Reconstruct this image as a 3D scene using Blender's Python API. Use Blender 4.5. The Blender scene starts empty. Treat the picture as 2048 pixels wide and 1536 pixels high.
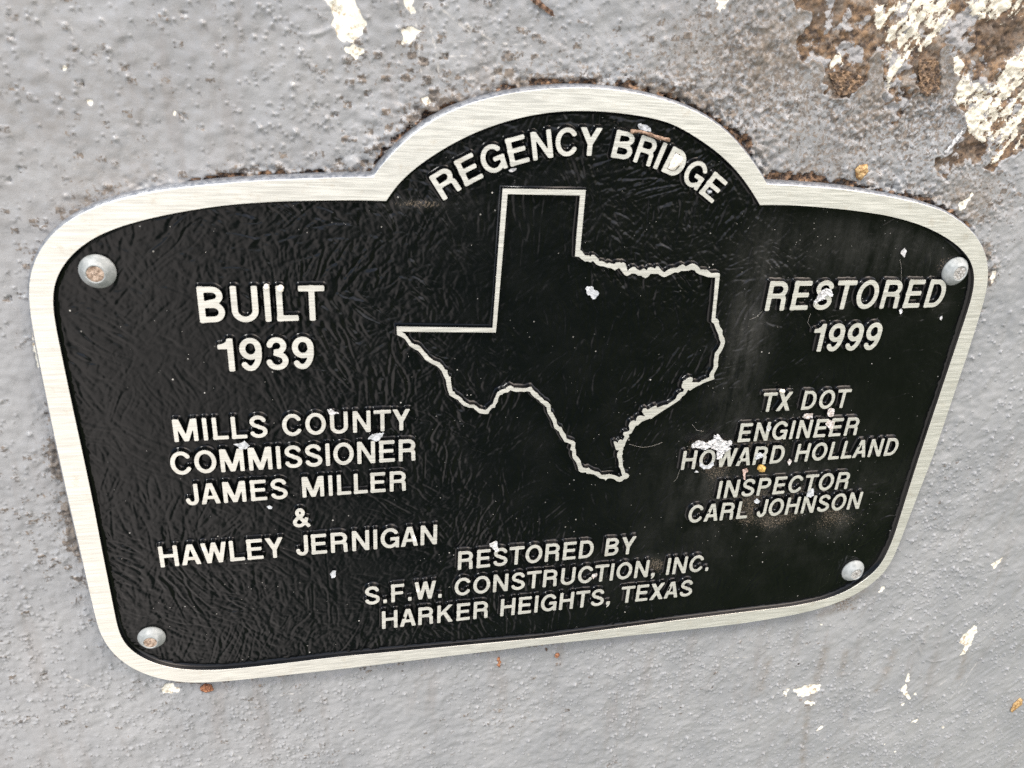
import bpy, math, random, json
import numpy as np
from mathutils import Matrix, Vector
from mathutils.geometry import delaunay_2d_cdt

random.seed(7)
SC = bpy.context.scene
COL = SC.collection
MM = 0.001
Z0 = 1.45            # height of the plaque's shoulder line above the ground, metres
FIELD = -2.0         # enamelled field, mm behind the raised faces
WALL = -5.0          # painted steel, mm behind the raised faces

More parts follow.
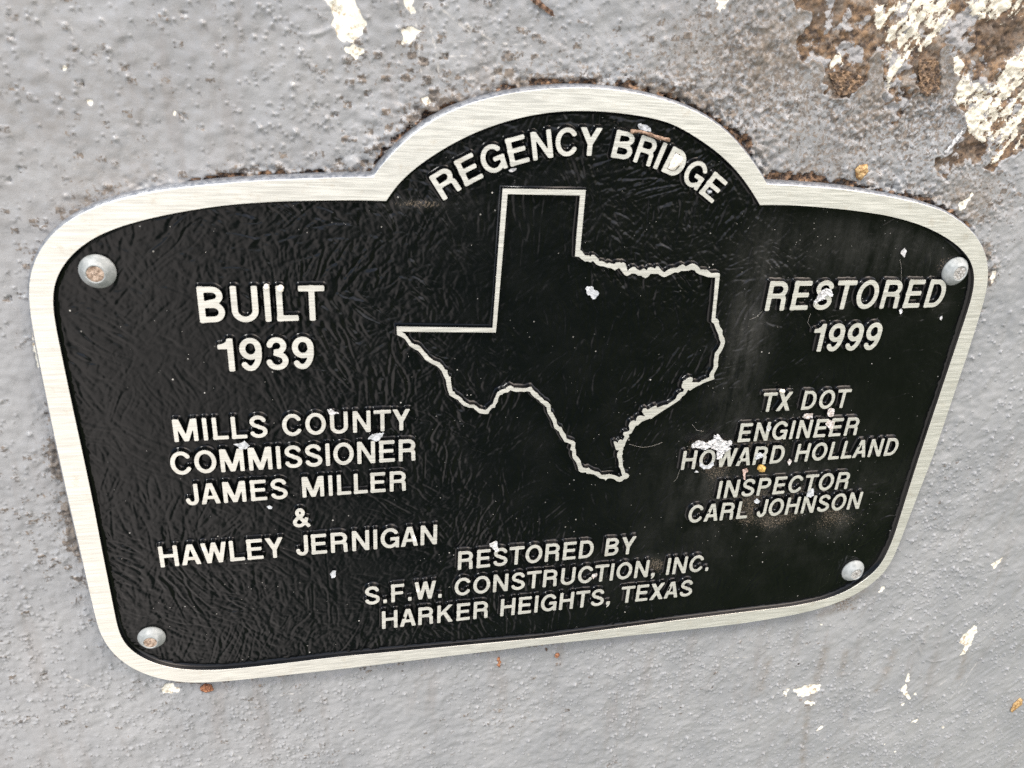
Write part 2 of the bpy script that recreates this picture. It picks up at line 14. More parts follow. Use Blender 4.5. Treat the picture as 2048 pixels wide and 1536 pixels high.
# ------------------------------------------------------------------ survey of the plaque (all in millimetres on the plate)
DATA = json.loads(r'''{"lines":[["BUILT",-130.58,-89.64,-49.32,12.56],["1939",-125.96,-94.05,-67.48,12.06],["MILLS COUNTY",-143.69,-60.01,-94.28,8.82],["COMMISSIONER",-146.19,-57.72,-107.88,9.4],["JAMES MILLER",-142.68,-61.36,-121.32,8.93],["&",-105.13,-98.7,-134.97,8.8],["HAWLEY JERNIGAN",-154.76,-48.73,-148.35,9.42],["RESTORED",79.94,161.94,-49.06,12.01],["1999",104.55,136.57,-67.49,12.06],["TX DOT",87.81,129.43,-94.47,8.81],["ENGINEER",79.84,137.86,-108.57,8.85],["HOWARD HOLLAND",55.51,161.65,-120.48,8.93],["INSPECTOR",75.22,140.83,-136.83,8.98],["CARL JOHNSON",63.13,150.25,-148.59,9.12],["RESTORED BY",-39.57,39.89,-162.67,9.26],["S.F.W. CONSTRUCTION, INC.",-78.49,78.31,-176.49,9.17],["HARKER HEIGHTS, TEXAS",-71.48,71.97,-190.36,9.31]],"tex_o":[[-28.9,-3.0],[0.8,-3.0],[0.9,-24.4],[1.6,-24.8],[2.9,-26.5],[4.5,-26.5],[5.0,-26.9],[5.5,-26.3],[6.4,-26.3],[7.3,-27.0],[8.3,-27.9],[8.4,-28.6],[9.6,-28.6],[10.9,-29.1],[11.6,-29.6],[12.6,-29.2],[13.6,-29.6],[14.5,-29.8],[15.2,-29.2],[16.7,-29.1],[17.2,-29.4],[17.9,-29.1],[18.8,-29.5],[19.2,-30.3],[20.1,-32.5],[20.9,-31.6],[21.8,-30.9],[22.8,-30.9],[23.6,-31.7],[25.0,-32.3],[25.9,-31.7],[26.6,-31.6],[27.7,-32.2],[28.1,-31.3],[29.0,-31.0],[30.0,-31.2],[30.9,-31.7],[31.3,-30.7],[32.2,-30.8],[33.4,-32.1],[34.8,-33.1],[36.0,-32.2],[37.1,-31.5],[38.6,-31.3],[39.6,-31.3],[40.5,-30.6],[41.9,-30.0],[43.1,-30.8],[44.0,-30.5],[44.7,-30.0],[45.8,-29.7],[46.8,-30.0],[47.9,-30.6],[48.9,-31.5],[49.4,-32.1],[50.7,-32.1],[51.8,-32.2],[52.4,-32.2],[53.5,-33.1],[54.0,-33.5],[56.6,-33.4],[57.5,-33.6],[57.8,-34.2],[58.1,-38.7],[58.6,-46.3],[59.1,-51.7],[60.1,-52.2],[60.9,-53.1],[60.9,-53.9],[61.8,-55.5],[63.1,-56.8],[63.5,-59.0],[64.4,-60.0],[65.2,-61.9],[65.0,-63.8],[64.5,-65.7],[63.5,-67.7],[63.7,-69.8],[63.7,-70.8],[64.1,-72.5],[63.6,-74.1],[63.0,-75.5],[62.9,-76.6],[63.5,-78.2],[61.9,-78.7],[60.6,-79.2],[59.0,-79.7],[57.5,-80.6],[56.3,-81.1],[55.0,-81.9],[53.5,-82.9],[52.8,-82.5],[52.5,-82.8],[52.1,-83.7],[51.6,-84.7],[50.4,-85.5],[50.2,-86.2],[49.5,-87.1],[47.3,-88.7],[44.3,-90.7],[39.8,-93.8],[38.5,-95.0],[37.6,-94.9],[34.4,-96.1],[32.8,-97.8],[32.1,-97.8],[31.5,-98.9],[30.6,-101.2],[29.5,-101.7],[29.8,-102.9],[29.0,-104.3],[28.5,-105.8],[28.3,-107.2],[27.8,-107.8],[28.0,-108.7],[27.7,-109.5],[28.0,-110.8],[27.7,-111.6],[28.2,-113.5],[28.8,-116.8],[29.5,-118.1],[30.3,-120.3],[31.6,-120.7],[32.2,-121.6],[32.0,-122.5],[31.1,-123.1],[30.0,-123.3],[29.3,-124.2],[28.2,-124.4],[27.0,-124.0],[25.5,-122.7],[23.7,-122.2],[22.7,-122.4],[21.9,-123.3],[21.4,-122.5],[19.3,-122.0],[17.8,-120.8],[16.3,-119.8],[14.6,-119.4],[13.3,-119.3],[12.7,-118.6],[10.7,-118.5],[9.6,-117.7],[9.0,-115.7],[8.1,-113.5],[6.5,-111.4],[6.0,-109.8],[6.0,-108.1],[4.9,-107.2],[5.3,-105.1],[4.8,-104.7],[3.7,-104.0],[2.2,-103.5],[1.5,-102.3],[0.7,-101.1],[0.1,-100.2],[-0.6,-98.6],[-1.5,-97.9],[-2.6,-96.9],[-3.2,-95.2],[-3.5,-94.1],[-4.3,-92.6],[-5.2,-91.2],[-5.9,-90.1],[-6.5,-88.1],[-6.4,-87.6],[-8.1,-86.1],[-9.2,-85.2],[-10.1,-84.1],[-11.7,-83.0],[-13.0,-81.8],[-13.8,-80.4],[-14.9,-80.1],[-16.3,-80.3],[-17.6,-80.1],[-19.3,-80.2],[-20.3,-79.9],[-21.7,-79.3],[-22.5,-80.2],[-22.8,-80.3],[-24.2,-80.4],[-24.7,-81.0],[-25.8,-81.3],[-26.3,-82.8],[-26.4,-84.1],[-27.2,-85.4],[-27.3,-86.5],[-28.6,-86.7],[-29.3,-87.7],[-29.9,-89.1],[-31.4,-89.1],[-33.4,-88.6],[-34.9,-87.2],[-35.9,-86.2],[-37.6,-86.0],[-39.6,-85.1],[-41.3,-83.4],[-41.8,-82.6],[-43.8,-81.4],[-45.2,-80.3],[-45.9,-78.2],[-46.4,-76.1],[-46.7,-74.0],[-47.6,-72.2],[-48.3,-70.4],[-49.3,-69.1],[-50.4,-68.1],[-52.3,-67.1],[-54.6,-65.4],[-55.8,-63.6],[-57.2,-61.8],[-58.3,-61.3],[-60.4,-59.8],[-61.7,-57.5],[-62.5,-56.7],[-64.0,-55.9],[-64.8,-55.5],[-64.9,-52.3],[-29.9,-53.7]],"tex_i":[[-27.1,-4.8],[-27.6,-24.4],[-28.4,-50.6],[-28.6,-55.5],[-63.1,-54.3],[-62.0,-55.2],[-60.8,-56.8],[-59.7,-58.6],[-58.6,-59.4],[-57.4,-59.6],[-56.3,-60.4],[-55.1,-62.2],[-54.0,-63.3],[-53.3,-64.4],[-51.4,-66.0],[-49.3,-66.8],[-48.1,-68.1],[-47.2,-69.7],[-46.3,-70.1],[-46.1,-71.5],[-45.6,-72.7],[-45.0,-72.8],[-44.8,-74.9],[-44.5,-76.7],[-44.1,-78.8],[-43.3,-79.2],[-43.0,-80.1],[-41.7,-80.9],[-40.3,-82.1],[-40.0,-82.9],[-38.7,-84.0],[-37.2,-84.9],[-35.7,-84.9],[-34.7,-85.6],[-33.5,-86.7],[-31.0,-87.5],[-30.3,-86.9],[-29.3,-85.7],[-28.2,-84.8],[-28.0,-83.5],[-27.3,-81.7],[-26.7,-80.0],[-25.0,-79.0],[-23.6,-78.7],[-22.7,-77.8],[-21.7,-77.4],[-20.2,-78.5],[-18.4,-78.6],[-16.9,-78.8],[-15.2,-78.8],[-14.2,-78.4],[-13.5,-78.3],[-12.7,-79.5],[-11.8,-80.5],[-10.9,-81.1],[-9.9,-82.4],[-8.6,-83.4],[-7.8,-84.5],[-6.4,-85.1],[-5.1,-86.5],[-4.7,-89.6],[-4.0,-89.9],[-3.1,-91.6],[-2.1,-93.3],[-1.8,-95.0],[-0.9,-96.3],[0.3,-96.8],[1.1,-98.6],[2.3,-100.1],[2.9,-102.1],[4.7,-102.9],[5.8,-103.3],[6.8,-104.1],[6.9,-106.7],[7.4,-107.9],[7.6,-110.0],[9.0,-111.5],[9.9,-112.9],[10.5,-114.9],[11.2,-116.1],[12.7,-116.8],[13.8,-116.5],[14.7,-117.4],[16.7,-118.5],[18.4,-118.9],[19.7,-120.4],[21.3,-120.5],[23.0,-120.3],[24.4,-120.6],[26.1,-121.2],[27.9,-122.2],[29.2,-121.6],[28.5,-119.8],[28.0,-118.3],[27.1,-117.0],[26.9,-115.2],[26.4,-113.3],[25.7,-112.1],[25.6,-110.3],[26.3,-109.0],[24.9,-108.8],[24.3,-107.5],[23.6,-105.7],[23.3,-104.8],[24.1,-104.7],[25.2,-105.5],[25.6,-104.2],[26.5,-104.0],[27.2,-104.5],[27.6,-103.4],[27.8,-102.5],[27.0,-101.7],[27.2,-100.7],[28.2,-100.5],[29.3,-100.3],[29.6,-99.3],[29.0,-97.9],[29.2,-96.5],[29.8,-95.7],[30.8,-95.4],[31.9,-95.8],[31.9,-94.6],[32.2,-93.7],[33.5,-93.3],[35.2,-93.8],[35.6,-93.6],[34.8,-92.8],[33.9,-91.5],[34.2,-90.3],[35.2,-90.1],[36.4,-90.9],[37.4,-90.1],[38.7,-89.4],[39.7,-89.1],[40.3,-90.2],[41.4,-89.7],[43.0,-89.1],[44.6,-88.9],[45.6,-88.2],[47.8,-86.5],[48.0,-85.8],[48.3,-84.7],[49.3,-83.7],[50.6,-83.5],[50.9,-82.3],[49.7,-81.4],[49.5,-80.2],[49.9,-79.4],[49.7,-78.7],[50.6,-78.3],[51.5,-77.4],[52.5,-76.9],[53.7,-77.2],[54.0,-78.2],[53.7,-79.2],[55.7,-79.4],[57.1,-79.5],[58.0,-78.7],[59.6,-78.0],[61.2,-77.3],[61.0,-76.0],[61.5,-74.6],[62.1,-73.8],[62.2,-72.4],[61.8,-70.2],[61.8,-68.3],[61.7,-66.7],[62.7,-65.1],[63.3,-63.5],[63.4,-62.2],[62.4,-60.5],[61.9,-58.9],[60.8,-57.3],[59.7,-55.4],[59.0,-54.1],[57.9,-53.4],[57.7,-53.0],[57.5,-50.9],[57.0,-43.7],[56.1,-35.2],[53.8,-35.1],[52.5,-34.9],[50.8,-34.3],[49.2,-33.9],[47.8,-33.2],[47.1,-32.3],[45.6,-32.0],[44.6,-32.4],[42.8,-32.5],[41.6,-32.5],[40.4,-33.2],[39.1,-33.0],[37.7,-33.7],[36.3,-34.4],[35.0,-34.9],[33.8,-34.4],[32.1,-33.5],[30.9,-33.6],[29.4,-33.5],[28.5,-34.6],[27.6,-35.2],[26.4,-34.7],[25.7,-34.2],[24.5,-34.2],[23.4,-33.5],[21.9,-33.3],[21.0,-33.9],[20.0,-34.3],[19.0,-33.8],[17.6,-32.2],[16.6,-31.1],[15.8,-31.6],[15.0,-32.1],[13.5,-31.2],[12.1,-31.1],[10.5,-30.5],[9.1,-30.4],[7.6,-29.8],[6.2,-28.5],[5.2,-29.0],[4.3,-28.6],[3.2,-28.7],[1.6,-27.7],[0.8,-27.0],[-0.8,-26.8],[-1.0,-18.9],[-1.1,-4.9]],"rim_o":[[-85.5,-210.3],[-117.5,-210.0],[-138.2,-209.5],[-148.2,-208.7],[-154.6,-207.3],[-164.0,-203.3],[-172.8,-195.9],[-178.3,-186.4],[-180.6,-176.6],[-180.9,-158.2],[-181.1,-140.4],[-181.5,-119.9],[-181.7,-89.0],[-181.6,-64.6],[-181.4,-47.7],[-180.7,-38.0],[-179.4,-32.4],[-177.3,-28.2],[-174.4,-23.0],[-169.1,-17.6],[-163.8,-13.9],[-155.0,-9.8],[-144.9,-6.9],[-134.7,-4.9],[-124.6,-3.6],[-109.0,-1.9],[-79.9,-0.3],[-72.5,-0.1],[-69.4,4.3],[-65.5,8.5],[-58.2,15.1],[-50.1,20.3],[-39.1,24.8],[-27.8,27.7],[-16.5,29.4],[-4.9,30.4],[7.1,30.3],[19.4,28.9],[29.3,27.0],[39.3,24.0],[47.7,20.1],[55.4,14.8],[62.0,9.0],[66.3,4.9],[70.3,0.1],[81.3,-0.1],[103.3,-1.2],[118.6,-3.0],[134.4,-5.3],[149.8,-8.8],[161.1,-13.9],[169.6,-19.4],[176.3,-26.5],[179.3,-31.8],[182.0,-39.2],[182.8,-50.7],[183.0,-70.4],[182.8,-95.2],[182.5,-121.9],[180.5,-150.7],[179.6,-169.2],[178.5,-181.4],[176.1,-189.7],[167.9,-198.1],[157.8,-203.8],[144.1,-207.7],[130.3,-209.7],[102.7,-211.3],[66.6,-211.0],[2.4,-209.9]],"rim_i":[[-89.6,-203.3],[-117.0,-203.6],[-137.6,-203.4],[-152.0,-201.1],[-161.3,-197.2],[-168.9,-190.7],[-173.0,-183.9],[-173.9,-177.6],[-173.9,-159.8],[-174.0,-139.8],[-173.9,-118.6],[-174.1,-99.6],[-174.5,-77.7],[-174.7,-57.0],[-174.8,-45.7],[-174.1,-38.1],[-172.3,-33.1],[-169.1,-28.6],[-165.5,-24.6],[-160.0,-20.6],[-153.7,-17.6],[-146.0,-15.1],[-135.6,-12.5],[-120.1,-9.7],[-104.2,-8.3],[-80.0,-7.5],[-68.3,-7.7],[-66.0,-3.4],[-60.9,1.7],[-52.6,7.8],[-44.3,12.7],[-35.9,16.6],[-27.4,19.5],[-18.8,21.6],[-10.2,22.9],[-1.2,23.3],[7.9,23.2],[20.3,22.1],[30.1,20.4],[44.3,13.6],[51.8,9.1],[58.2,4.2],[63.2,-0.6],[66.0,-3.7],[69.2,-7.4],[82.9,-7.2],[105.3,-8.6],[124.6,-10.7],[141.3,-14.3],[155.0,-19.4],[165.0,-24.8],[170.9,-29.8],[173.7,-34.1],[175.5,-39.1],[176.2,-46.6],[175.8,-70.1],[175.4,-95.1],[175.0,-124.0],[175.0,-149.1],[175.2,-166.7],[174.0,-178.8],[172.1,-185.9],[164.7,-193.7],[156.4,-198.9],[145.8,-202.3],[129.0,-204.1],[101.3,-204.2],[65.6,-204.6],[2.1,-206.0]],"camR":[[0.9741862,0.0588866,0.2179302],[-0.0389762,-0.9070055,0.4193112],[0.2223557,-0.4169813,-0.8812971]],"camC":[-87.654,47.864,263.394],"f":1563.1241159749634,"fl":[["map",-1.5,[[4.7,-39.4],[5.4,-38.5],[6.5,-38.8],[7.3,-38.5],[8.1,-39.3],[8.3,-40.1],[9.5,-40.3],[10.4,-41.4],[9.7,-42.3],[9.2,-43.4],[7.9,-43.6],[7.4,-42.6],[6.8,-41.8],[6.2,-42.2],[5.4,-41.3],[5.3,-40.0]]],["mills",0,[[-123.9,-96.3],[-121.6,-96.3],[-120.1,-95.3],[-118.4,-97.2],[-119.5,-98.5],[-121.8,-98.9],[-122.6,-97.2]]],["ner",0,[[-75.9,-97.1],[-74.2,-95.2],[-69.8,-94.9],[-70.8,-96.9],[-71.8,-98.2],[-73.3,-98.4],[-74.7,-97.5]]],["countyu",0,[[-90.3,-83.8],[-88.8,-83.9],[-87.9,-85.0],[-86.0,-85.7],[-88.4,-86.4],[-89.8,-85.8]]],["james",-1.5,[[-114.5,-125.2],[-113.4,-124.7],[-112.4,-125.4],[-112.8,-126.3],[-114.0,-126.1]]],["jern",-1.5,[[-92.1,-159.7],[-91.0,-158.2],[-89.7,-158.4],[-89.7,-160.0],[-90.3,-161.6],[-91.6,-161.8]]],["how",0.2,[[58.1,-109.3],[58.6,-107.6],[60.5,-106.3],[62.7,-106.5],[64.5,-107.7],[67.1,-107.0],[68.3,-106.0],[67.7,-104.5],[69.8,-103.8],[71.2,-105.6],[73.1,-107.4],[76.4,-107.3],[77.5,-108.8],[75.8,-109.9],[77.1,-111.1],[74.2,-113.2],[73.0,-115.5],[71.5,-116.5],[70.8,-114.1],[71.2,-111.9],[69.5,-111.2],[67.1,-110.2],[64.6,-111.1],[62.2,-110.1]]],["howo",0.1,[[63.4,-116.6],[66.6,-119.4],[68.9,-118.4],[69.8,-117.0],[70.5,-119.1],[68.5,-120.7],[66.0,-120.7],[64.0,-119.2]]],["rests",0.1,[[104.7,-40.1],[107.0,-40.4],[107.7,-41.0],[108.4,-43.2],[106.4,-43.1],[105.0,-44.8],[103.2,-45.2],[101.8,-46.9],[100.6,-45.6],[101.6,-44.3],[101.8,-43.1],[103.2,-41.4]]],["dot1",-1.2,[[109.1,-98.6],[110.1,-97.2],[113.8,-96.9],[114.4,-99.5],[113.0,-99.7],[110.1,-99.2]]],["dot2",-0.8,[[120.4,-97.0],[121.2,-94.5],[123.7,-95.2],[124.2,-98.4],[123.3,-99.2],[121.4,-98.5]]],["eer",0,[[120.6,-102.1],[122.1,-100.1],[124.1,-100.8],[125.1,-103.8],[123.7,-105.1],[122.2,-103.6]]],["engn",-0.3,[[92.1,-101.7],[93.0,-100.9],[94.6,-101.9],[94.2,-103.9],[92.9,-104.3]]],["ardr",0,[[89.5,-115.5],[91.8,-114.2],[94.0,-116.4],[91.9,-117.5],[90.3,-117.9]]],["gold",-1.3,[[92.8,-123.6],[93.2,-121.6],[95.1,-121.1],[97.0,-123.0],[96.5,-124.8],[94.8,-125.3]]],["pink",-1.2,[[85.6,-123.4],[87.3,-122.3],[88.5,-123.9],[87.4,-125.6],[88.0,-128.7],[87.1,-128.0],[86.3,-125.5]]],["inst",0,[[119.8,-137.8],[121.3,-135.5],[123.1,-135.3],[123.9,-138.8],[122.7,-140.0],[120.4,-139.2]]],["insp",-1.3,[[94.8,-140.3],[96.0,-139.2],[98.2,-140.9],[96.9,-142.1],[95.3,-141.3]]],["dh",-1.3,[[107.2,-121.1],[107.7,-119.3],[109.1,-120.3],[109.2,-122.1],[108.1,-122.7]]],["ho",-1.5,[[62.8,-123.0],[63.7,-122.2],[64.7,-122.9],[63.7,-123.4]]],["byS",0,[[-26.6,-150.4],[-25.4,-149.6],[-24.2,-149.7],[-23.9,-149.1],[-23.0,-149.9],[-23.2,-151.3],[-22.4,-153.7],[-23.6,-154.8],[-24.9,-153.0],[-26.1,-151.9]]],["twigf",-1.4,[[17.7,18.9],[18.2,19.8],[19.3,19.3],[20.9,19.3],[22.5,18.2],[22.8,17.2],[20.5,17.3],[18.5,17.8]]],["dcream",-0.6,[[32.1,10.0],[33.0,10.5],[34.9,9.4],[35.7,8.3],[35.7,6.5],[34.2,5.2],[32.7,4.0],[30.5,5.0],[31.0,6.4],[31.4,8.2]]],["ebit",-1.2,[[47.0,-3.0],[47.9,-2.2],[49.2,-2.5],[49.0,-3.6],[48.0,-4.1]]],["gbit",-1.5,[[-27.0,3.0],[-26.2,3.5],[-24.3,3.8],[-24.4,2.9],[-25.5,2.3],[-26.6,2.6]]],["cti",-0.6,[[21.1,-173.4],[22.3,-172.0],[23.6,-171.9],[23.8,-173.7],[22.1,-174.3]]],["tr",-1.5,[[136.1,-25.4],[137.3,-24.0],[138.8,-25.1],[138.5,-27.9],[136.9,-26.8]]],["rleg",-1.4,[[143.1,-50.8],[143.7,-49.7],[144.6,-50.4],[144.6,-52.0],[143.7,-51.9]]],["rd",-1.5,[[164.4,-54.9],[164.9,-53.5],[165.5,-54.5],[165.1,-55.4]]],["xbit",0,[[94.3,-85.0],[94.9,-84.1],[96.4,-84.2],[96.9,-85.4],[95.4,-86.0]]],["butterl",0,[[-105.2,-37.7],[-104.9,-36.7],[-104.0,-36.2],[-103.2,-36.4],[-102.7,-37.5],[-103.0,-38.5],[-103.8,-39.0],[-104.8,-38.7]]],["butteri",0,[[-109.4,-37.2],[-109.1,-36.2],[-108.3,-35.8],[-107.6,-36.2],[-107.4,-37.4],[-108.1,-37.9],[-109.0,-37.7]]]],"tw":[[14.7,17.1],[15.6,17.6],[18.2,17.2],[21.5,16.6],[23.2,15.9],[25.2,15.3],[27.9,15.1],[29.3,14.7]],"wf":[["husk",0.8,[[108.6,5.7],[110.0,7.3],[112.9,7.7],[114.4,5.2],[113.0,3.3],[111.6,1.6],[109.9,2.6]]],["seed1",0.2,[[-18.7,-223.9],[-18.7,-219.2],[-17.8,-218.5],[-16.7,-220.6],[-16.5,-223.7],[-17.3,-225.2]]],["seed2",0.2,[[9.4,-223.0],[9.8,-220.9],[11.3,-220.8],[11.9,-222.3],[10.3,-223.7]]],["seed3",0.2,[[4.1,-217.2],[4.9,-216.7],[5.8,-217.7],[5.0,-218.4]]],["redlump",0.3,[[-148.0,-215.5],[-145.9,-214.1],[-143.3,-215.3],[-142.8,-217.9],[-145.3,-218.9],[-148.0,-218.0]]],["orange",0.3,[[303.4,-310.7],[303.3,-305.0],[306.5,-300.7],[308.9,-302.5],[310.0,-306.2],[307.1,-309.9],[304.8,-312.0]]],["bark",0.8,[[-22.4,55.3],[-19.5,55.7],[-17.4,54.1],[-14.7,52.6],[-13.8,51.1],[-15.1,51.2],[-17.5,52.6],[-20.2,54.0]]],["curl",0.7,[[151.2,22.4],[151.9,22.1],[150.6,17.6],[148.7,15.0],[146.8,12.7],[145.8,13.0],[148.0,15.9],[149.3,18.8]]]],"ch":[[[-87.1,53.2],[-85.7,51.3],[-83.3,48.7],[-84.0,44.4],[-81.6,41.3],[-78.6,39.9],[-75.5,41.9],[-73.3,45.4],[-75.1,48.2],[-76.5,51.9],[-77.5,53.9]],[[-80.3,38.1],[-77.9,39.0],[-74.4,38.4],[-75.3,36.5],[-76.9,35.4],[-78.7,36.6]],[[-62.7,44.3],[-60.4,45.2],[-56.7,44.4],[-57.6,42.0],[-59.8,40.5],[-62.7,39.9],[-62.3,42.2]],[[-62.1,53.5],[-59.4,53.6],[-58.7,50.2],[-59.8,48.7],[-61.4,50.3]],[[140.8,-268.0],[142.4,-265.8],[144.1,-266.7],[143.2,-271.5]],[[145.4,-265.7],[148.5,-268.0],[155.7,-265.5],[163.1,-266.2],[163.7,-270.6],[158.7,-273.5],[155.0,-275.4],[150.0,-272.0]],[[154.7,-278.5],[157.5,-277.1],[162.2,-279.2],[160.6,-281.4]],[[251.5,-237.4],[246.0,-243.9],[245.5,-249.3],[249.8,-251.2],[250.8,-255.7],[248.7,-258.6],[252.3,-258.5],[254.9,-251.3],[253.4,-242.5],[255.8,-242.8]],[[253.3,-190.7],[248.7,-194.1],[246.0,-195.5],[250.4,-198.8],[251.8,-196.7],[253.4,-192.4]],[[218.2,-267.0],[218.3,-272.8],[220.3,-274.4],[221.6,-273.3]],[[219.5,-274.9],[217.6,-275.9],[217.1,-279.7],[220.3,-282.8],[224.0,-287.4],[225.3,-287.0],[224.3,-284.8],[220.7,-280.3]],[[232.7,-307.8],[234.0,-306.4],[237.3,-305.9],[236.8,-307.9]],[[169.2,-302.3],[170.5,-299.5],[172.9,-299.3],[172.7,-301.9]],[[181.2,-206.2],[182.3,-201.4],[184.6,-202.2],[184.2,-206.0]],[[256.5,-316.0],[257.4,-314.9],[258.8,-316.6],[257.8,-317.4]],[[228.0,-330.3],[228.6,-329.5],[229.6,-330.6],[228.9,-331.3]],[[152.3,-223.3],[152.9,-222.4],[153.8,-223.5],[153.1,-224.0]],[[217.8,-321.6],[218.7,-320.6],[220.1,-322.3],[219.2,-323.0]],[[221.1,-290.8],[222.3,-289.1],[223.5,-290.6],[222.8,-292.5]],[[227.6,-283.8],[228.1,-283.5],[229.6,-285.5],[229.0,-285.6]],[[-163.3,-214.7],[-161.0,-212.2],[-158.6,-212.1],[-158.2,-214.6],[-156.3,-215.9],[-157.2,-217.7],[-160.0,-218.2],[-162.6,-217.3]],[[-132.4,18.0],[-131.8,19.0],[-131.1,17.3],[-132.0,16.9]],[[-155.9,20.1],[-154.5,19.9],[-155.2,18.8],[-155.8,19.3]],[[-97.1,27.1],[-96.2,27.3],[-96.7,26.5]],[[-105.5,23.3],[-105.0,23.3],[-105.3,22.7]],[[-161.1,29.3],[-160.3,28.6],[-161.0,28.2]],[[-150.3,15.2],[-149.5,15.4],[-149.9,14.4]],[[-56.4,24.5],[-53.9,25.4],[-53.3,23.3],[-55.0,22.2]],[[41.7,59.3],[46.1,59.6],[45.2,57.5],[43.6,55.9]],[[159.1,-7.4],[163.6,-4.0],[165.0,-1.2],[165.6,-3.9],[163.6,-8.8],[161.0,-9.5]],[[186.9,-37.9],[188.1,-34.1],[189.4,-35.2],[189.5,-40.2],[187.9,-40.5]],[[-184.0,-51.4],[-183.6,-53.2],[-183.2,-58.1],[-183.2,-65.5],[-184.1,-66.1],[-184.3,-61.7],[-184.2,-56.8]]],"peel":[[[65.5,64.0],[71.3,61.2],[77.1,56.3],[76.8,52.0],[75.7,45.3],[81.0,42.8],[86.4,43.1],[89.0,35.8],[92.9,31.4],[98.0,31.0],[103.1,32.9],[106.2,37.2],[107.5,42.4],[111.7,40.3],[112.7,34.5],[116.1,32.9],[119.8,37.2],[126.1,38.0],[128.2,34.0],[133.3,32.1],[137.0,34.3],[136.7,39.7],[133.6,46.6],[138.0,50.8],[137.1,43.8],[142.4,38.2],[143.5,32.8],[150.8,25.1],[152.5,22.6],[148.1,12.9],[143.5,10.2],[146.3,4.4],[151.6,2.6],[153.2,7.2],[161.5,10.7],[166.6,14.1],[169.9,7.6],[177.5,11.1],[183.8,15.9],[201.8,20.3],[176.3,79.0],[67.6,71.3]],[[116.9,27.5],[119.1,32.4],[122.5,35.5],[127.3,34.5],[126.4,30.3],[123.5,27.8],[122.9,24.7],[119.1,22.8]]],"cream":[[[100.1,60.9],[116.1,65.1],[134.1,66.3],[135.3,60.8],[131.2,53.9],[125.7,46.2],[124.1,39.7],[118.6,34.2],[115.2,33.4],[110.2,49.9],[103.7,55.7]],[[138.0,50.8],[137.1,43.8],[142.4,38.2],[143.5,32.8],[150.8,25.1],[152.5,22.6],[157.7,19.0],[166.4,14.7],[169.9,7.6],[177.5,11.1],[183.8,15.9],[170.7,56.1],[162.8,46.9],[162.4,37.8],[150.6,38.5],[142.3,47.0]],[[138.7,65.5],[162.8,68.1],[165.4,61.5],[154.9,57.5],[143.7,59.7]],[[90.2,44.4],[92.6,45.6],[95.0,41.8],[93.0,38.9],[88.8,39.2]]],"dark":[[[152.2,21.4],[158.7,18.4],[166.6,14.1],[161.5,10.7],[153.2,7.2],[151.6,2.6],[146.3,4.4],[143.5,10.2],[148.1,12.9]],[[71.3,61.2],[89.5,62.4],[88.7,55.3],[78.0,52.6],[75.8,56.2]],[[88.9,38.7],[96.2,40.2],[105.3,37.7],[101.7,32.9],[95.0,31.4]],[[124.7,45.0],[132.4,45.9],[136.6,35.5],[133.2,32.4],[128.0,34.6]],[[144.4,59.7],[165.2,62.1],[167.7,55.9],[162.4,48.0],[154.2,49.4]]],"rid":[[[171.0,-301.6],[174.7,-299.0],[179.5,-296.5],[185.3,-293.9],[191.4,-296.1],[196.4,-298.4],[199.9,-295.0],[207.4,-293.7],[214.8,-292.4],[221.9,-289.7]],[[202.4,-237.1],[208.0,-237.8],[214.3,-237.6],[218.3,-241.7],[222.4,-246.0]],[[218.5,-247.2],[224.1,-257.9],[233.0,-261.2],[241.8,-260.6],[249.9,-258.1]],[[-98.7,41.6],[-94.3,41.2],[-91.2,41.1],[-87.1,42.3],[-83.5,43.9]],[[219.0,-194.1],[228.1,-190.2],[235.3,-192.6],[243.7,-198.0]],[[76.5,42.0],[81.9,39.5],[89.5,36.4]]],"scr":[[[253.7,-237.0],[259.3,-231.2],[266.6,-223.8]],[[255.8,-239.8],[262.9,-231.7]],[[257.3,-258.0],[265.3,-238.0]],[[255.1,-292.8],[264.5,-266.7]],[[258.4,-292.0],[262.1,-279.3]],[[242.3,-280.7],[248.3,-276.4]],[[100.0,-237.6],[114.9,-239.9]],[[-199.7,-198.4],[-188.0,-210.5]],[[-196.9,-202.1],[-190.6,-210.6]],[[-117.3,-226.0],[-105.7,-226.5]],[[-50.0,50.7],[-41.2,44.8]],[[-47.8,49.4],[-39.0,45.5]],[[-44.5,47.6],[-34.4,43.2]],[[-49.8,41.4],[-43.3,42.2]],[[-48.6,37.4],[-40.9,38.1]],[[-41.1,42.4],[-24.8,42.2]]],"drip":[[[-59.0,49.2],[-57.7,43.4],[-57.1,36.5],[-56.2,30.5]],[[-55.4,51.3],[-54.2,46.5],[-52.5,41.2],[-51.6,36.8],[-51.0,32.8]]],"hair":[[[137.0,-29.0],[139.1,-32.8],[139.8,-36.7],[141.6,-40.2]],[[101.9,-51.3],[101.5,-55.2],[103.6,-57.3]],[[75.1,-53.3],[77.6,-52.3],[80.1,-49.6]],[[30.7,-107.2],[37.3,-109.4],[42.0,-108.8],[45.7,-107.3]],[[55.8,-121.1],[55.4,-125.4],[54.2,-127.2]],[[57.9,-99.5],[60.5,-102.4],[63.9,-103.2]]],"stk":[[[160.2,-238.6],[159.3,-255.1],[159.0,-274.8],[161.6,-298.5],[167.0,-332.3]],[[204.2,-249.9],[203.5,-262.2],[201.4,-277.0]],[[252.5,-257.2],[254.6,-266.5],[255.4,-276.9]],[[172.0,-203.9],[167.3,-212.2],[150.6,-216.7]],[[172.2,-245.1],[174.1,-259.9]],[[127.2,-243.0],[126.4,-266.7]]]}''')


def W(u, v, w):
    """plaque millimetres (right, up, out of the wall) -> world metres"""
    return (u * MM, -w * MM, Z0 + v * MM)


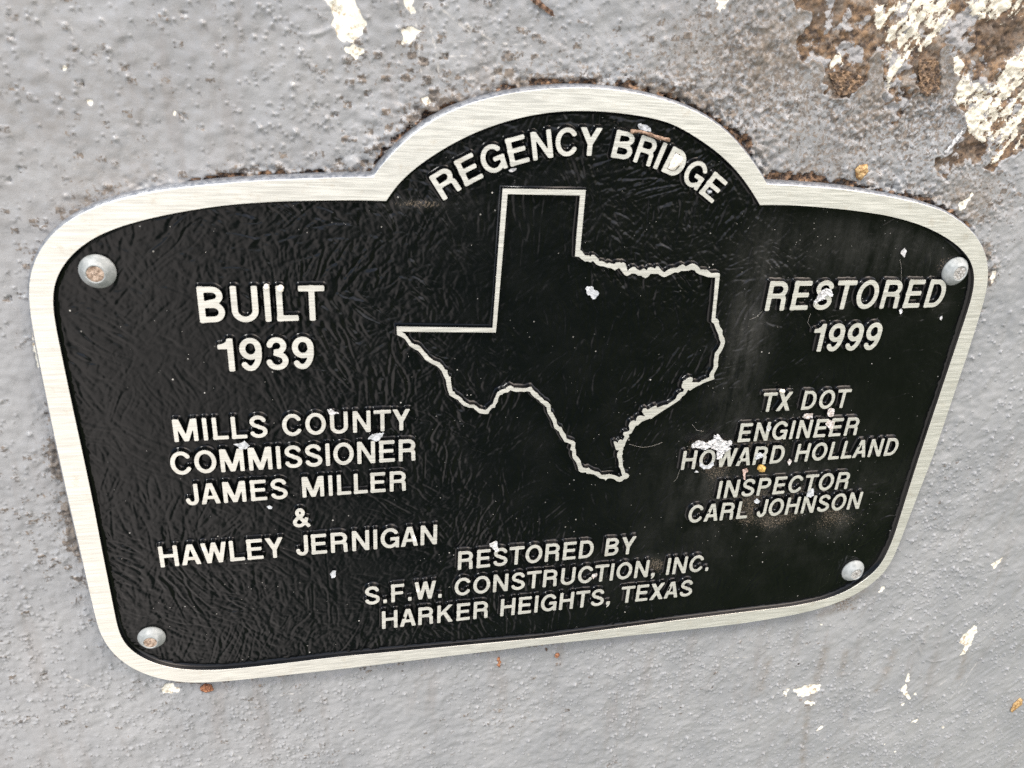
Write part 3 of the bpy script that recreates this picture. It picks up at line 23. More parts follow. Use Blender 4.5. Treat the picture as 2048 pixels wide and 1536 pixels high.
# ------------------------------------------------------------------ camera
cam = bpy.data.cameras.new('camera')
cam_o = bpy.data.objects.new('camera', cam)
COL.objects.link(cam_o)
SC.camera = cam_o
R = np.array(DATA['camR'])
axes = []
for row in (R[0], -R[1], -R[2]):
    axes.append((row[0], -row[2], row[1]))
cx, cy, cz = DATA['camC']
M4 = Matrix.Identity(4)
for c in range(3):
    for r in range(3):
        M4[r][c] = axes[c][r]
M4.translation = Vector(W(cx, cy, cz))
cam_o.matrix_world = M4
cam.sensor_fit = 'HORIZONTAL'
cam.sensor_width = 36.0
cam.lens = DATA['f'] / 2048.0 * 36.0
cam.clip_start = 0.01
cam.clip_end = 200.0
cam.dof.use_dof = True
cam.dof.focus_distance = 0.345
cam.dof.aperture_fstop = 22.0

# ------------------------------------------------------------------ world and sun (bright soft shade)
SUN_EL, SUN_ROT = math.radians(52), math.radians(-52)
world = bpy.data.worlds.new('World')
SC.world = world
world.use_nodes = True
wt = world.node_tree
wt.nodes.clear()
w_out = wt.nodes.new('ShaderNodeOutputWorld')
sky = wt.nodes.new('ShaderNodeTexSky')
sky.sky_type = 'NISHITA'
sky.sun_disc = False
sky.sun_elevation = SUN_EL
sky.sun_rotation = math.radians(180) + SUN_ROT
sky.dust_density = 4.0
sky.ozone_density = 0.2
sky.air_density = 0.8
bg_sky = wt.nodes.new('ShaderNodeBackground')
bg_sky.inputs['Strength'].default_value = 0.15
wt.links.new(sky.outputs[0], bg_sky.inputs['Color'])
# what lies below the horizon: pale dry ground to the left, shaded greenery to the right
tc = wt.nodes.new('ShaderNodeTexCoord')
sp = wt.nodes.new('ShaderNodeSeparateXYZ')
wt.links.new(tc.outputs['Generated'], sp.inputs[0])
nz = wt.nodes.new('ShaderNodeTexNoise')
nz.inputs['Scale'].default_value = 2.6
nz.inputs['Detail'].default_value = 4
wt.links.new(tc.outputs['Generated'], nz.inputs['Vector'])
mx = wt.nodes.new('ShaderNodeMath'); mx.operation = 'MULTIPLY_ADD'
wt.links.new(nz.outputs['Fac'], mx.inputs[0])
mx.inputs[1].default_value = 0.35
wt.links.new(sp.outputs['X'], mx.inputs[2])
rmp = wt.nodes.new('ShaderNodeValToRGB')
rmp.color_ramp.elements[0].position = 0.36
rmp.color_ramp.elements[0].color = (0.60, 0.55, 0.525, 1)
rmp.color_ramp.elements[1].position = 0.80
rmp.color_ramp.elements[1].color = (0.045, 0.06, 0.026, 1)
e = rmp.color_ramp.elements.new(0.60)
e.color = (0.020, 0.037, 0.034, 1)
mr = wt.nodes.new('ShaderNodeMapRange')
mr.inputs['From Min'].default_value = -0.8
mr.inputs['From Max'].default_value = 1.0
wt.links.new(mx.outputs[0], mr.inputs['Value'])
wt.links.new(mr.outputs[0], rmp.inputs['Fac'])
bg_gr = wt.nodes.new('ShaderNodeBackground')
bg_gr.inputs['Strength'].default_value = 1.5
wt.links.new(rmp.outputs[0], bg_gr.inputs['Color'])
mh = wt.nodes.new('ShaderNodeMapRange')
mh.inputs['From Min'].default_value = -0.02
mh.inputs['From Max'].default_value = 0.06
wt.links.new(sp.outputs['Z'], mh.inputs['Value'])
mixw = wt.nodes.new('ShaderNodeMixShader')
wt.links.new(mh.outputs[0], mixw.inputs['Fac'])
wt.links.new(bg_gr.outputs[0], mixw.inputs[1])
wt.links.new(bg_sky.outputs[0], mixw.inputs[2])
wt.links.new(mixw.outputs[0], w_out.inputs['Surface'])

sun = bpy.data.lights.new('sun', 'SUN')
sun.energy = 1.5
sun.angle = math.radians(10)
sun.color = (1.0, 0.97, 0.92)
sun_o = bpy.data.objects.new('sun', sun)
COL.objects.link(sun_o)
sd = Vector((math.sin(SUN_ROT) * math.cos(SUN_EL), -math.cos(SUN_ROT) * math.cos(SUN_EL), math.sin(SUN_EL)))
sun_o.rotation_euler = sd.to_track_quat('Z', 'Y').to_euler()
sun_o.location = (0, -3, 5)

SC.view_settings.view_transform = 'Standard'
SC.view_settings.look = 'None'
SC.view_settings.gamma = 1.0
SC.view_settings.use_curve_mapping = False
SC.view_settings.exposure = 1.04
SC.cycles.use_denoising = False


# ------------------------------------------------------------------ helpers: noise, distance fields, meshes
def gnoise(shape, lx, ly=None, ang=0.0, seed=0):
    """smooth unit-variance noise; lx, ly = correlation lengths in cells along ang / across it"""
    ly = lx if ly is None else ly
    rng = np.random.default_rng(seed)
    n = rng.standard_normal(shape)
    ky = np.fft.fftfreq(shape[0])[:, None]
    kx = np.fft.rfftfreq(shape[1])[None, :]
    a, b = kx * math.cos(ang) + ky * math.sin(ang), -kx * math.sin(ang) + ky * math.cos(ang)
    f = np.exp(-2 * (math.pi ** 2) * ((a * lx) ** 2 + (b * ly) ** 2) * 0.5)
    o = np.fft.irfft2(np.fft.rfft2(n) * f, s=shape)
    return (o - o.mean()) / (o.std() + 1e-12)


def sstep(a, b, x):
    t = np.clip((x - a) / (b - a), 0, 1)
    return t * t * (3 - 2 * t)


def poly_sdf(X, Y, poly):
    """signed distance to a closed polygon, negative inside"""
    P = np.asarray(poly, float)
    Q = np.roll(P, -1, 0)
    d2 = np.full(X.shape, 1e18)
    ins = np.zeros(X.shape, bool)
    for (x0, y0), (x1, y1) in zip(P, Q):
        ex, ey = x1 - x0, y1 - y0
        t = np.clip(((X - x0) * ex + (Y - y0) * ey) / (ex * ex + ey * ey + 1e-12), 0, 1)
        d2 = np.minimum(d2, (X - x0 - t * ex) ** 2 + (Y - y0 - t * ey) ** 2)
        if y0 != y1:
            c = ((y0 > Y) != (y1 > Y)) & (X < ex * (Y - y0) / ey + x0)
            ins ^= c
    d = np.sqrt(d2)
    return np.where(ins, -d, d)


def line_dist(X, Y, pts):
    P = np.asarray(pts, float)
    d2 = np.full(X.shape, 1e18)
    for (x0, y0), (x1, y1) in zip(P[:-1], P[1:]):
        ex, ey = x1 - x0, y1 - y0
        t = np.clip(((X - x0) * ex + (Y - y0) * ey) / (ex * ex + ey * ey + 1e-12), 0, 1)
        d2 = np.minimum(d2, (X - x0 - t * ex) ** 2 + (Y - y0 - t * ey) ** 2)
    return np.sqrt(d2)


def mesh_obj(name, verts, faces, mats, mat_idx=None, parent=None, smooth=True):
    me = bpy.data.meshes.new(name)
    me.from_pydata(verts, [], faces)
    for m in mats:
        me.materials.append(m)
    if mat_idx is not None:
        me.polygons.foreach_set('material_index', np.asarray(mat_idx, np.int32))
    if smooth:
        me.polygons.foreach_set('use_smooth', np.ones(len(me.polygons), bool))
    me.update()
    o = bpy.data.objects.new(name, me)
    COL.objects.link(o)
    if parent:
        o.parent = parent
    return o


def grid_obj(name, V, keep, mats, attrs, parent=None):
    """V (ny,nx,3) metres; keep (ny-1,nx-1) bool"""
    ny, nx = V.shape[:2]
    idx = np.arange(ny * nx).reshape(ny, nx)
    q = np.stack([idx[:-1, :-1], idx[:-1, 1:], idx[1:, 1:], idx[1:, :-1]], -1)[keep]
    used = np.zeros(ny * nx, bool)
    used[q.ravel()] = True
    remap = np.cumsum(used) - 1
    q = remap[q].astype(np.int32)
    co = V.reshape(-1, 3)[used]
    me = bpy.data.meshes.new(name)
    me.vertices.add(len(co))
    me.vertices.foreach_set('co', co.astype(np.float32).ravel())
    me.loops.add(q.size)
    me.loops.foreach_set('vertex_index', q.ravel())
    me.polygons.add(len(q))
    me.polygons.foreach_set('loop_start', (np.arange(len(q)) * 4).astype(np.int32))
    me.polygons.foreach_set('use_smooth', np.ones(len(q), bool))
    for m in mats:
        me.materials.append(m)
    me.update(calc_edges=True)
    for k, a in attrs.items():
        at = me.attributes.new(k, 'FLOAT', 'POINT')
        at.data.foreach_set('value', a.reshape(-1)[used].astype(np.float32))
    o = bpy.data.objects.new(name, me)
    COL.objects.link(o)
    if parent:
        o.parent = parent
    return o


def tag(o, label=None, cat=None, group=None, kind=None):
    if label: o['label'] = label
    if cat: o['category'] = cat
    if group: o['group'] = group
    if kind: o['kind'] = kind
    return o


# ------------------------------------------------------------------ helpers: materials
class NT:
    def __init__(s, name):
        s.m = bpy.data.materials.new(name)
        s.m.use_nodes = True
        s.t = s.m.node_tree
        s.b = s.t.nodes['Principled BSDF']
        s.obj = s.t.nodes.new('ShaderNodeTexCoord').outputs['Object']

    def put(s, sock, v):
        if hasattr(v, 'is_output'):
            s.t.links.new(v, sock)
        else:
            if isinstance(v, (tuple, list)) and len(v) == 3 and sock.type == 'RGBA':
                v = (*v, 1)
            elif sock.type == 'RGBA' and not isinstance(v, (tuple, list)):
                v = (v, v, v, 1)
            sock.default_value = v

    def set(s, k, v):
        s.put(s.b.inputs[k], v)

    def math(s, op, a, b=0.0, c=0.0, clamp=False):
        n = s.t.nodes.new('ShaderNodeMath'); n.operation = op; n.use_clamp = clamp
        for i, v in enumerate((a, b, c)):
            s.put(n.inputs[i], v)
        return n.outputs[0]

    def mapr(s, v, a, b, c=0.0, d=1.0):
        n = s.t.nodes.new('ShaderNodeMapRange'); n.interpolation_type = 'SMOOTHSTEP'
        for i, x in enumerate((v, a, b, c, d)):
            s.put(n.inputs[i], x)
        return n.outputs[0]

    def vec(s, scale=(1, 1, 1), rot=(0, 0, 0)):
        n = s.t.nodes.new('ShaderNodeMapping')
        s.t.links.new(s.obj, n.inputs['Vector'])
        n.inputs['Scale'].default_value = scale
        n.inputs['Rotation'].default_value = rot
        return n.outputs[0]

    def noise(s, mm, detail=3, rough=0.55, vec=None, dist=0.0):
        n = s.t.nodes.new('ShaderNodeTexNoise')
        n.inputs['Scale'].default_value = 1000.0 / mm
        n.inputs['Detail'].default_value = detail
        n.inputs['Roughness'].default_value = rough
        n.inputs['Distortion'].default_value = dist
        s.t.links.new(vec if vec is not None else s.obj, n.inputs['Vector'])
        return n.outputs['Fac']

    def voro(s, mm, feature='F1', rnd=1.0, vec=None):
        n = s.t.nodes.new('ShaderNodeTexVoronoi')
        n.feature = feature
        n.inputs['Scale'].default_value = 1000.0 / mm
        n.inputs['Randomness'].default_value = rnd
        s.t.links.new(vec if vec is not None else s.obj, n.inputs['Vector'])
        return n

    def mix(s, f, a, b):
        n = s.t.nodes.new('ShaderNodeMix'); n.data_type = 'RGBA'
        s.put(n.inputs[0], f); s.put(n.inputs[6], a); s.put(n.inputs[7], b)
        return n.outputs[2]

    def attr(s, k):
        n = s.t.nodes.new('ShaderNodeAttribute'); n.attribute_name = k
        return n.outputs['Fac']

    def bump(s, h, dist_mm, strength=1.0):
        n = s.t.nodes.new('ShaderNodeBump')
        n.inputs['Distance'].default_value = dist_mm * MM
        n.inputs['Strength'].default_value = strength
        s.t.links.new(h, n.inputs['Height'])
        s.t.links.new(n.outputs[0], s.b.inputs['Normal'])


def mat_wall():
    n = NT('weathered_grey_paint')
    # grey paint with faint mottling
    big = n.noise(28, 4)
    mid = n.noise(5, 4, 0.6)
    grey = n.mix(n.mapr(big, .3, .7), (0.262, 0.270, 0.272), (0.312, 0.318, 0.316))
    grey = n.mix(n.math('MULTIPLY', n.mapr(mid, .5, .8), .35), grey, (0.215, 0.217, 0.214))
    # thin dirt streaks washed down the paint
    st = n.noise(9, 3, .6, n.vec((1, 1, .16), (0, .42, 0)))
    grey = n.mix(n.math('MULTIPLY', n.mapr(st, .52, .74), .42), grey, (0.215, 0.20, 0.185))
    # hairline scuffs from brushing past
    sc1 = n.mapr(n.noise(1.0, 3, .6, n.vec((1, 1, .03), (0, -.75, 0))), .69, .76)
    sc2 = n.mapr(n.noise(1.2, 3, .6, n.vec((1, 1, .035), (0, 1.2, 0))), .70, .77)
    patch = n.mapr(n.noise(45, 3, .5), .45, .6)
    grey = n.mix(n.math('MULTIPLY', n.math('MULTIPLY', sc1, patch), .35), grey, (0.43, 0.43, 0.42))
    grey = n.mix(n.math('MULTIPLY', n.math('MULTIPLY', sc2, n.math('SUBTRACT', 1.0, patch)), .30), grey, (0.16, 0.155, 0.15))
    # brown dirt and rust specks
    gr = n.attr('grime')
    spk = n.noise(1.35, 5, .66)
    thr = n.math('SUBTRACT', .80, n.math('MULTIPLY', gr, .42))
    spm = n.mapr(n.math('SUBTRACT', spk, thr), -.05, .07)
    dirt = n.mix(n.mapr(n.noise(1.8, 4, .65), .36, .64), (0.055, 0.045, 0.036), (0.20, 0.155, 0.112))
    col = n.mix(n.math('MULTIPLY', spm, .82), grey, dirt)
    sf = n.math('MULTIPLY', n.attr('stain_tone'), n.mapr(n.noise(5, 6, .74), .30, .66))
    col = n.mix(sf, col, n.mix(n.noise(2.5, 4, .6), (0.115, 0.09, 0.066), (0.235, 0.20, 0.155)))
    # scratches down to the pale undercoat
    scr = n.attr('scratch')
    scm = n.mapr(n.math('ADD', scr, n.math('MULTIPLY', n.math('SUBTRACT', n.noise(2.4, 4, .6), .56), 3.2)), .25, .75)
    col = n.mix(n.math('MULTIPLY', scm, .55), col, (0.55, 0.53, 0.49))
    # peeled zone: bare rusty steel, cream undercoat, grey remnants
    rn = n.noise(2.6, 6, .7)
    rust = n.mix(n.mapr(rn, .36, .66), (0.045, 0.032, 0.025), (0.26, 0.165, 0.09))
    rust = n.mix(n.mapr(n.noise(5, 5, .68), .47, .66), rust, n.mix(n.noise(1.2, 4, .7), (0.13, 0.105, 0.085), (0.34, 0.29, 0.23)))
    fine = n.math('SUBTRACT', n.noise(1.0, 5, .7), .5)
    dk = n.attr('dark')
    rust = n.mix(n.math('MULTIPLY', dk, .6), rust, n.mix(n.noise(1.1, 4, .7), (0.03, 0.022, 0.017), (0.15, 0.105, 0.068)))
    pl = n.mapr(n.math('ADD', n.attr('peel'), n.math('MULTIPLY', fine, 1.4)), .15, -.15)
    gm = n.mapr(n.math('ADD', n.attr('remnant'), n.math('MULTIPLY', fine, 1.5)), .42, .58)
    rust = n.mix(gm, rust, n.mix(n.noise(1.4, 3), (0.25, 0.24, 0.235), (0.39, 0.39, 0.38)))
    col = n.mix(pl, col, rust)
    crm = n.mapr(n.math('ADD', n.attr('cream'), n.math('MULTIPLY', fine, 1.9)), .42, .56)
    cream = n.mix(n.noise(1.7, 4, .6), (0.60, 0.55, 0.42), (0.83, 0.79, 0.67))
    col = n.mix(n.math('MULTIPLY', crm, pl), col, cream)
    # rusty seam beside the plaque
    ed = n.attr('seam')
    edm = n.mapr(n.math('ADD', ed, n.math('MULTIPLY', fine, .9)), .35, .6)
    seam = n.mix(n.mapr(n.noise(2.6, 4, .7), .42, .66), (0.022, 0.015, 0.012), (0.33, 0.19, 0.10))
    col = n.mix(edm, col, seam)
    # small chips showing cream undercoat
    ch = n.mapr(n.math('ADD', n.attr('chip'), n.math('MULTIPLY', fine, .35)), .08, -.08)
    cc = n.mix(n.mapr(n.noise(2.4, 5, .65), .52, .66), (0.80, 0.77, 0.65), (0.40, 0.31, 0.20))
    col = n.mix(ch, col, cc)
    n.set('Base Color', col)
    rg = n.mix(pl, n.mapr(mid, .3, .7, .27, .42), .85)
    n.set('Roughness', n.mix(spm, rg, .8))
    n.set('Specular IOR Level', .5)
    h = n.math('ADD', n.math('MULTIPLY', n.noise(.9, 4, .6), .6),
               n.math('MULTIPLY', n.math('MULTIPLY', n.noise(.7, 4, .7), n.math('MAXIMUM', pl, n.math('MULTIPLY', gr, .6))), 1.6))
    n.bump(h, .18)
    return n.m


def mat_enamel(dusty=True):
    n = NT('black_enamel')
    base = (0.0022, 0.0027, 0.0028)
    col = base
    rgh = n.mapr(n.noise(6, 4), .3, .7, .16, .25)
    if dusty:
        d = n.attr('dust')
        fine = n.noise(.7, 6, .75)
        dm = n.mapr(n.math('SUBTRACT', fine, n.math('SUBTRACT', .86, n.math('MULTIPLY', d, .40))), -.01, .06)
        dcol = n.mix(n.noise(1.1, 3), (0.075, 0.056, 0.036), (0.30, 0.24, 0.165))
        col = n.mix(n.math('MULTIPLY', dm, .6), col, dcol)
        pale_tint = n.math('MULTIPLY', n.mapr(n.noise(17, 5, .65), .38, .8), n.math('MULTIPLY_ADD', d, .07, .003))
        col = n.mix(n.math('ADD', pale_tint, n.math('MULTIPLY', n.attr('pale_tint'), n.mapr(n.noise(5, 5, .7, n.vec((1, 1, .25))), .25, .75))), col, (0.42, 0.41, 0.38))  # dust film by the dust mask, plus the mapped pale grey patches
        # pale grit: tiny separate grains, patchy
        v = n.voro(4.2)
        grain = n.math('MULTIPLY', n.mapr(v.outputs['Distance'], .085, .05),
                       n.mapr(n.noise(24, 4, .6), .50, .64))
        v2 = n.voro(2.2)
        grain2 = n.math('MULTIPLY', n.mapr(v2.outputs['Distance'], .07, .04),
                        n.mapr(n.math('ADD', n.noise(10, 4, .6), n.math('MULTIPLY', d, .42)), .58, .66))
        gg = n.math('MAXIMUM', grain, grain2)
        col = n.mix(n.math('MULTIPLY', gg, .8), col, (0.62, 0.60, 0.54))
        rgh = n.mix(n.math('MAXIMUM', dm, gg), rgh, .85)
        n.bump(n.noise(.9, 3), .025)
    n.set('Base Color', col)
    n.set('Roughness', rgh)
    n.set('Specular IOR Level', .30)
    return n.m


def mat_metal(name, tint, metallic=.5, rough=.45):
    n = NT(name)
    v = n.vec((.035, 1, 1))                      # brushed along the plate
    br = n.noise(.55, 4, .7, v)
    br2 = n.noise(1.6, 2, .5, n.vec((.02, 1, 1)))
    c = n.mix(n.mapr(br, .38, .62), tuple(x * .76 for x in tint), tint)
    c = n.mix(n.math('MULTIPLY', n.mapr(br2, .55, .7), .35), c, tuple(min(1, x * 1.12) for x in tint))
    stain_tone = n.mapr(n.noise(6, 6, .7), .55, .75)
    c = n.mix(n.math('MULTIPLY', stain_tone, .42), c, (0.50, 0.40, 0.27))
    vn = n.voro(5.0, vec=n.vec((.45, 1, 1)))
    nick = n.math('MULTIPLY', n.mapr(vn.outputs['Distance'], .09, .05), n.mapr(n.noise(30, 3), .45, .6))
    c = n.mix(n.math('MULTIPLY', nick, .7), c, (0.93, 0.91, 0.86))
    n.set('Base Color', c)
    n.set('Metallic', metallic)
    n.set('Roughness', n.mapr(br, .3, .7, rough - .06, rough + .08))
    n.bump(br, .03, .6)
    return n.m


def mat_simple(name, c0, c1, mm=1.2, rough=.6, bump=.12, metallic=0.0, thr=(.35, .65), detail=4):
    n = NT(name)
    f = n.noise(mm, detail, .62)
    n.set('Base Color', n.mix(n.mapr(f, *thr), c0, c1))
    n.set('Roughness', rough)
    n.set('Metallic', metallic)
    if bump:
        n.bump(n.noise(mm * .7, 4, .6), bump)
    return n.m


M_WALL = mat_wall()
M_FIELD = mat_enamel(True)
M_SIDE = mat_enamel(False)
M_FACE = mat_metal('brushed_aluminium', (0.81, 0.80, 0.72), .58, .43)
M_EDGE = mat_simple('cast_aluminium_edge', (0.20, 0.22, 0.25), (0.40, 0.42, 0.44), 1.6, .4, .05, .6)
M_ZINC = mat_simple('zinc_plating', (0.25, 0.27, 0.262), (0.36, 0.38, 0.37), 2.2, .58, .12, .2)
M_TIP = mat_simple('broken_rusty_metal', (0.22, 0.15, 0.10), (0.56, 0.44, 0.34), 1.3, .6, .35, .25)
M_TIP_GREY = mat_simple('broken_grey_metal', (0.26, 0.24, 0.21), (0.60, 0.60, 0.57), .7, .5, .35, .3)
M_WHITE = mat_simple('white_paint_chip', (0.44, 0.44, 0.43), (0.66, 0.66, 0.64), 1.5, .55, .12)
M_PALE = mat_simple('grey_white_paint_chip', (0.38, 0.40, 0.41), (0.54, 0.56, 0.56), 2.0, .5, .08)
M_TAN = mat_simple('rust_stained_paint_chip', (0.40, 0.335, 0.28), (0.60, 0.59, 0.57), 1.3, .6, .12)
M_CREAM = mat_simple('cream_crust', (0.62, 0.45, 0.22), (0.82, 0.79, 0.70), 1.6, .55, .2, 0, (.28, .5))
M_GOLD = mat_simple('ochre_crumb', (0.36, 0.19, 0.045), (0.74, 0.50, 0.14), .8, .6, .3)
M_PINK = mat_simple('pinkish_husk', (0.32, 0.20, 0.16), (0.54, 0.42, 0.36), 1.2, .6, .2)
M_TWIG = mat_simple('twig_bark', (0.15, 0.09, 0.055), (0.44, 0.30, 0.21), .9, .8, .25)
M_RUST = mat_simple('rust_flake', (0.13, 0.045, 0.02), (0.42, 0.19, 0.09), .9, .75, .25)
M_BARK = mat_simple('brown_bark_scale', (0.055, 0.032, 0.02), (0.24, 0.14, 0.085), 1.3, .75, .3)
M_HUSK = mat_simple('amber_husk', (0.26, 0.13, 0.04), (0.60, 0.42, 0.19), 1.0, .45, .3)
M_WEB = mat_simple('cobweb_silk', (0.45, 0.42, 0.36), (0.6, 0.56, 0.5), 2, .6, 0)

# ------------------------------------------------------------------ outlines of the rim
def resample(P, step):
    P = np.asarray(P, float)
    s = np.r_[0, np.cumsum(np.hypot(*np.diff(P, axis=0).T))]
    n = max(2, int(round(s[-1] / step)) + 1)
    t = np.linspace(0, s[-1], n)
    return np.c_[np.interp(t, s, P[:, 0]), np.interp(t, s, P[:, 1])]


def smooth_open(P, sig):
    """smooth an open run, its ends kept"""
    k = np.exp(-.5 * (np.arange(-4 * sig, 4 * sig + 1) / sig) ** 2)
    k /= k.sum()
    pad = 4 * sig
    o = []
    for c in range(2):
        a = P[:, c]
        e = np.r_[2 * a[0] - a[pad:0:-1], a, 2 * a[-1] - a[-2:-pad - 2:-1]]
        o.append(np.convolve(e, k, 'valid'))
    return np.c_[o[0], o[1]]


def rim_loop(pts, ia, ib, sig=5):
    """pts run bottom -> left -> notch (ia) -> arch -> notch (ib) -> right -> bottom"""
    P = np.asarray(pts)
    arch = smooth_open(resample(P[ia:ib + 1], 1.0), sig)
    rest = smooth_open(resample(np.r_[P[ib:], P[:ia + 1]], 1.0), sig)
    return np.r_[arch[:-1], rest[:-1]]


RO = np.array(DATA['rim_o']); RI = np.array(DATA['rim_i'])
RIM_O = rim_loop(RO, 27, 44)
RIM_I = rim_loop(RI, 26, 44)


# ------------------------------------------------------------------ relief: raised faces with drafted, enamelled sides
def inside(pts, loops):
    X, Y = pts[:, 0], pts[:, 1]
    r = np.zeros(len(pts), bool)
    for L in loops:
        A, B = L, np.roll(L, -1, 0)
        for (x0, y0), (x1, y1) in zip(A, B):
            if y0 != y1:
                r ^= ((y0 > Y) != (y1 > Y)) & (X < (x1 - x0) * (Y - y0) / (y1 - y0) + x0)
    return r


def relief(loops, profiles, top_w=0.0):
    """loops: closed outlines (mm); profiles: per loop list of (offset away from solid, w). Returns verts, faces, mat idx"""
    pts = np.concatenate(loops)
    edges, k = [], 0
    for L in loops:
        n = len(L)
        edges += [(k + i, k + (i + 1) % n) for i in range(n)]
        k += n
    vo, eo, fo = delaunay_2d_cdt([Vector(p) for p in pts], edges, [], 0, 1e-5)[:3]
    vo = np.array([tuple(v) for v in vo])
    fo = np.array(fo)
    cen = vo[fo].mean(1)
    fo = fo[inside(cen, loops)]
    verts = [W(x, y, top_w) for x, y in vo]
    faces = [tuple(f) for f in fo]
    a, b, c = vo[fo[0]] if len(fo) else (None,) * 3
    # face the viewer (-Y): u right, v up, counter-clockwise
    out = []
    for f in faces:
        a, b, c = vo[f[0]], vo[f[1]], vo[f[2]]
        cr = (b[0] - a[0]) * (c[1] - a[1]) - (b[1] - a[1]) * (c[0] - a[0])
        out.append(f if cr > 0 else f[::-1])
    faces = out
    mi = [0] * len(faces)
    for L, prof in zip(loops, profiles):
        n = len(L)
        d = np.roll(L, -1, 0) - L
        ln = np.hypot(d[:, 0], d[:, 1])[:, None] + 1e-9
        d = d / ln
        nr = np.c_[d[:, 1], -d[:, 0]]
        nv = nr + np.roll(nr, 1, 0)
        nv /= (np.hypot(nv[:, 0], nv[:, 1])[:, None] + 1e-6)
        i0 = n // 3
        mid = (L[i0] + L[(i0 + 1) % n]) / 2
        if inside((mid + nr[i0] * .02)[None], loops)[0]:
            nv = -nv
            flip = True
        else:
            flip = False
        base = len(verts)
        for off, w in prof:
            verts += [W(x, y, w) for x, y in L + nv * off]
        for r in range(len(prof) - 1):
            for i in range(n):
                j = (i + 1) % n
                q = (base + r * n + i, base + r * n + j, base + (r + 1) * n + j, base + (r + 1) * n + i)
                faces.append(q[::-1] if not flip else q)
                mi.append(0 if r == 0 else 1)
    return verts, faces, mi


LETTER_PROF = [(0, 0), (.03, -.06), (.34, -1.25), (.48, -1.66), (.74, -1.93), (1.0, -2.1)]


# ------------------------------------------------------------------ lettering: sans capitals drawn stroke by stroke (cap height 1)
H = 0.0785           # half stroke
GS = 64              # samples per cap height


def arc(cx, cy, rx, ry, a0, a1, n=26):
    t = np.radians(np.linspace(a0, a1, n))
    return np.c_[cx + rx * np.cos(t), cy + ry * np.sin(t)]


def stroke(X, Y, pts, h=H):
    """distance to a stroked path with flat ends"""
    P = np.asarray(pts, float)
    best = np.full(X.shape, 9.0)
    m = len(P) - 1
    for k in range(m):
        (x0, y0), (x1, y1) = P[k], P[k + 1]
        ex, ey = x1 - x0, y1 - y0
        L = math.hypot(ex, ey)
        if L < 1e-9:
            continue
        ex, ey = ex / L, ey / L
        al = (X - x0) * ex + (Y - y0) * ey
        ac = np.abs((X - x0) * -ey + (Y - y0) * ex) - h
        t = np.clip(al, 0, L)
        d = np.hypot(X - x0 - t * ex, Y - y0 - t * ey) - h
        if k == 0:
            d = np.where(al < 0, np.maximum(ac, -al), d)
        if k == m - 1:
            d = np.where(al > L, np.maximum(ac, al - L), d)
        best = np.minimum(best, d)
    return best


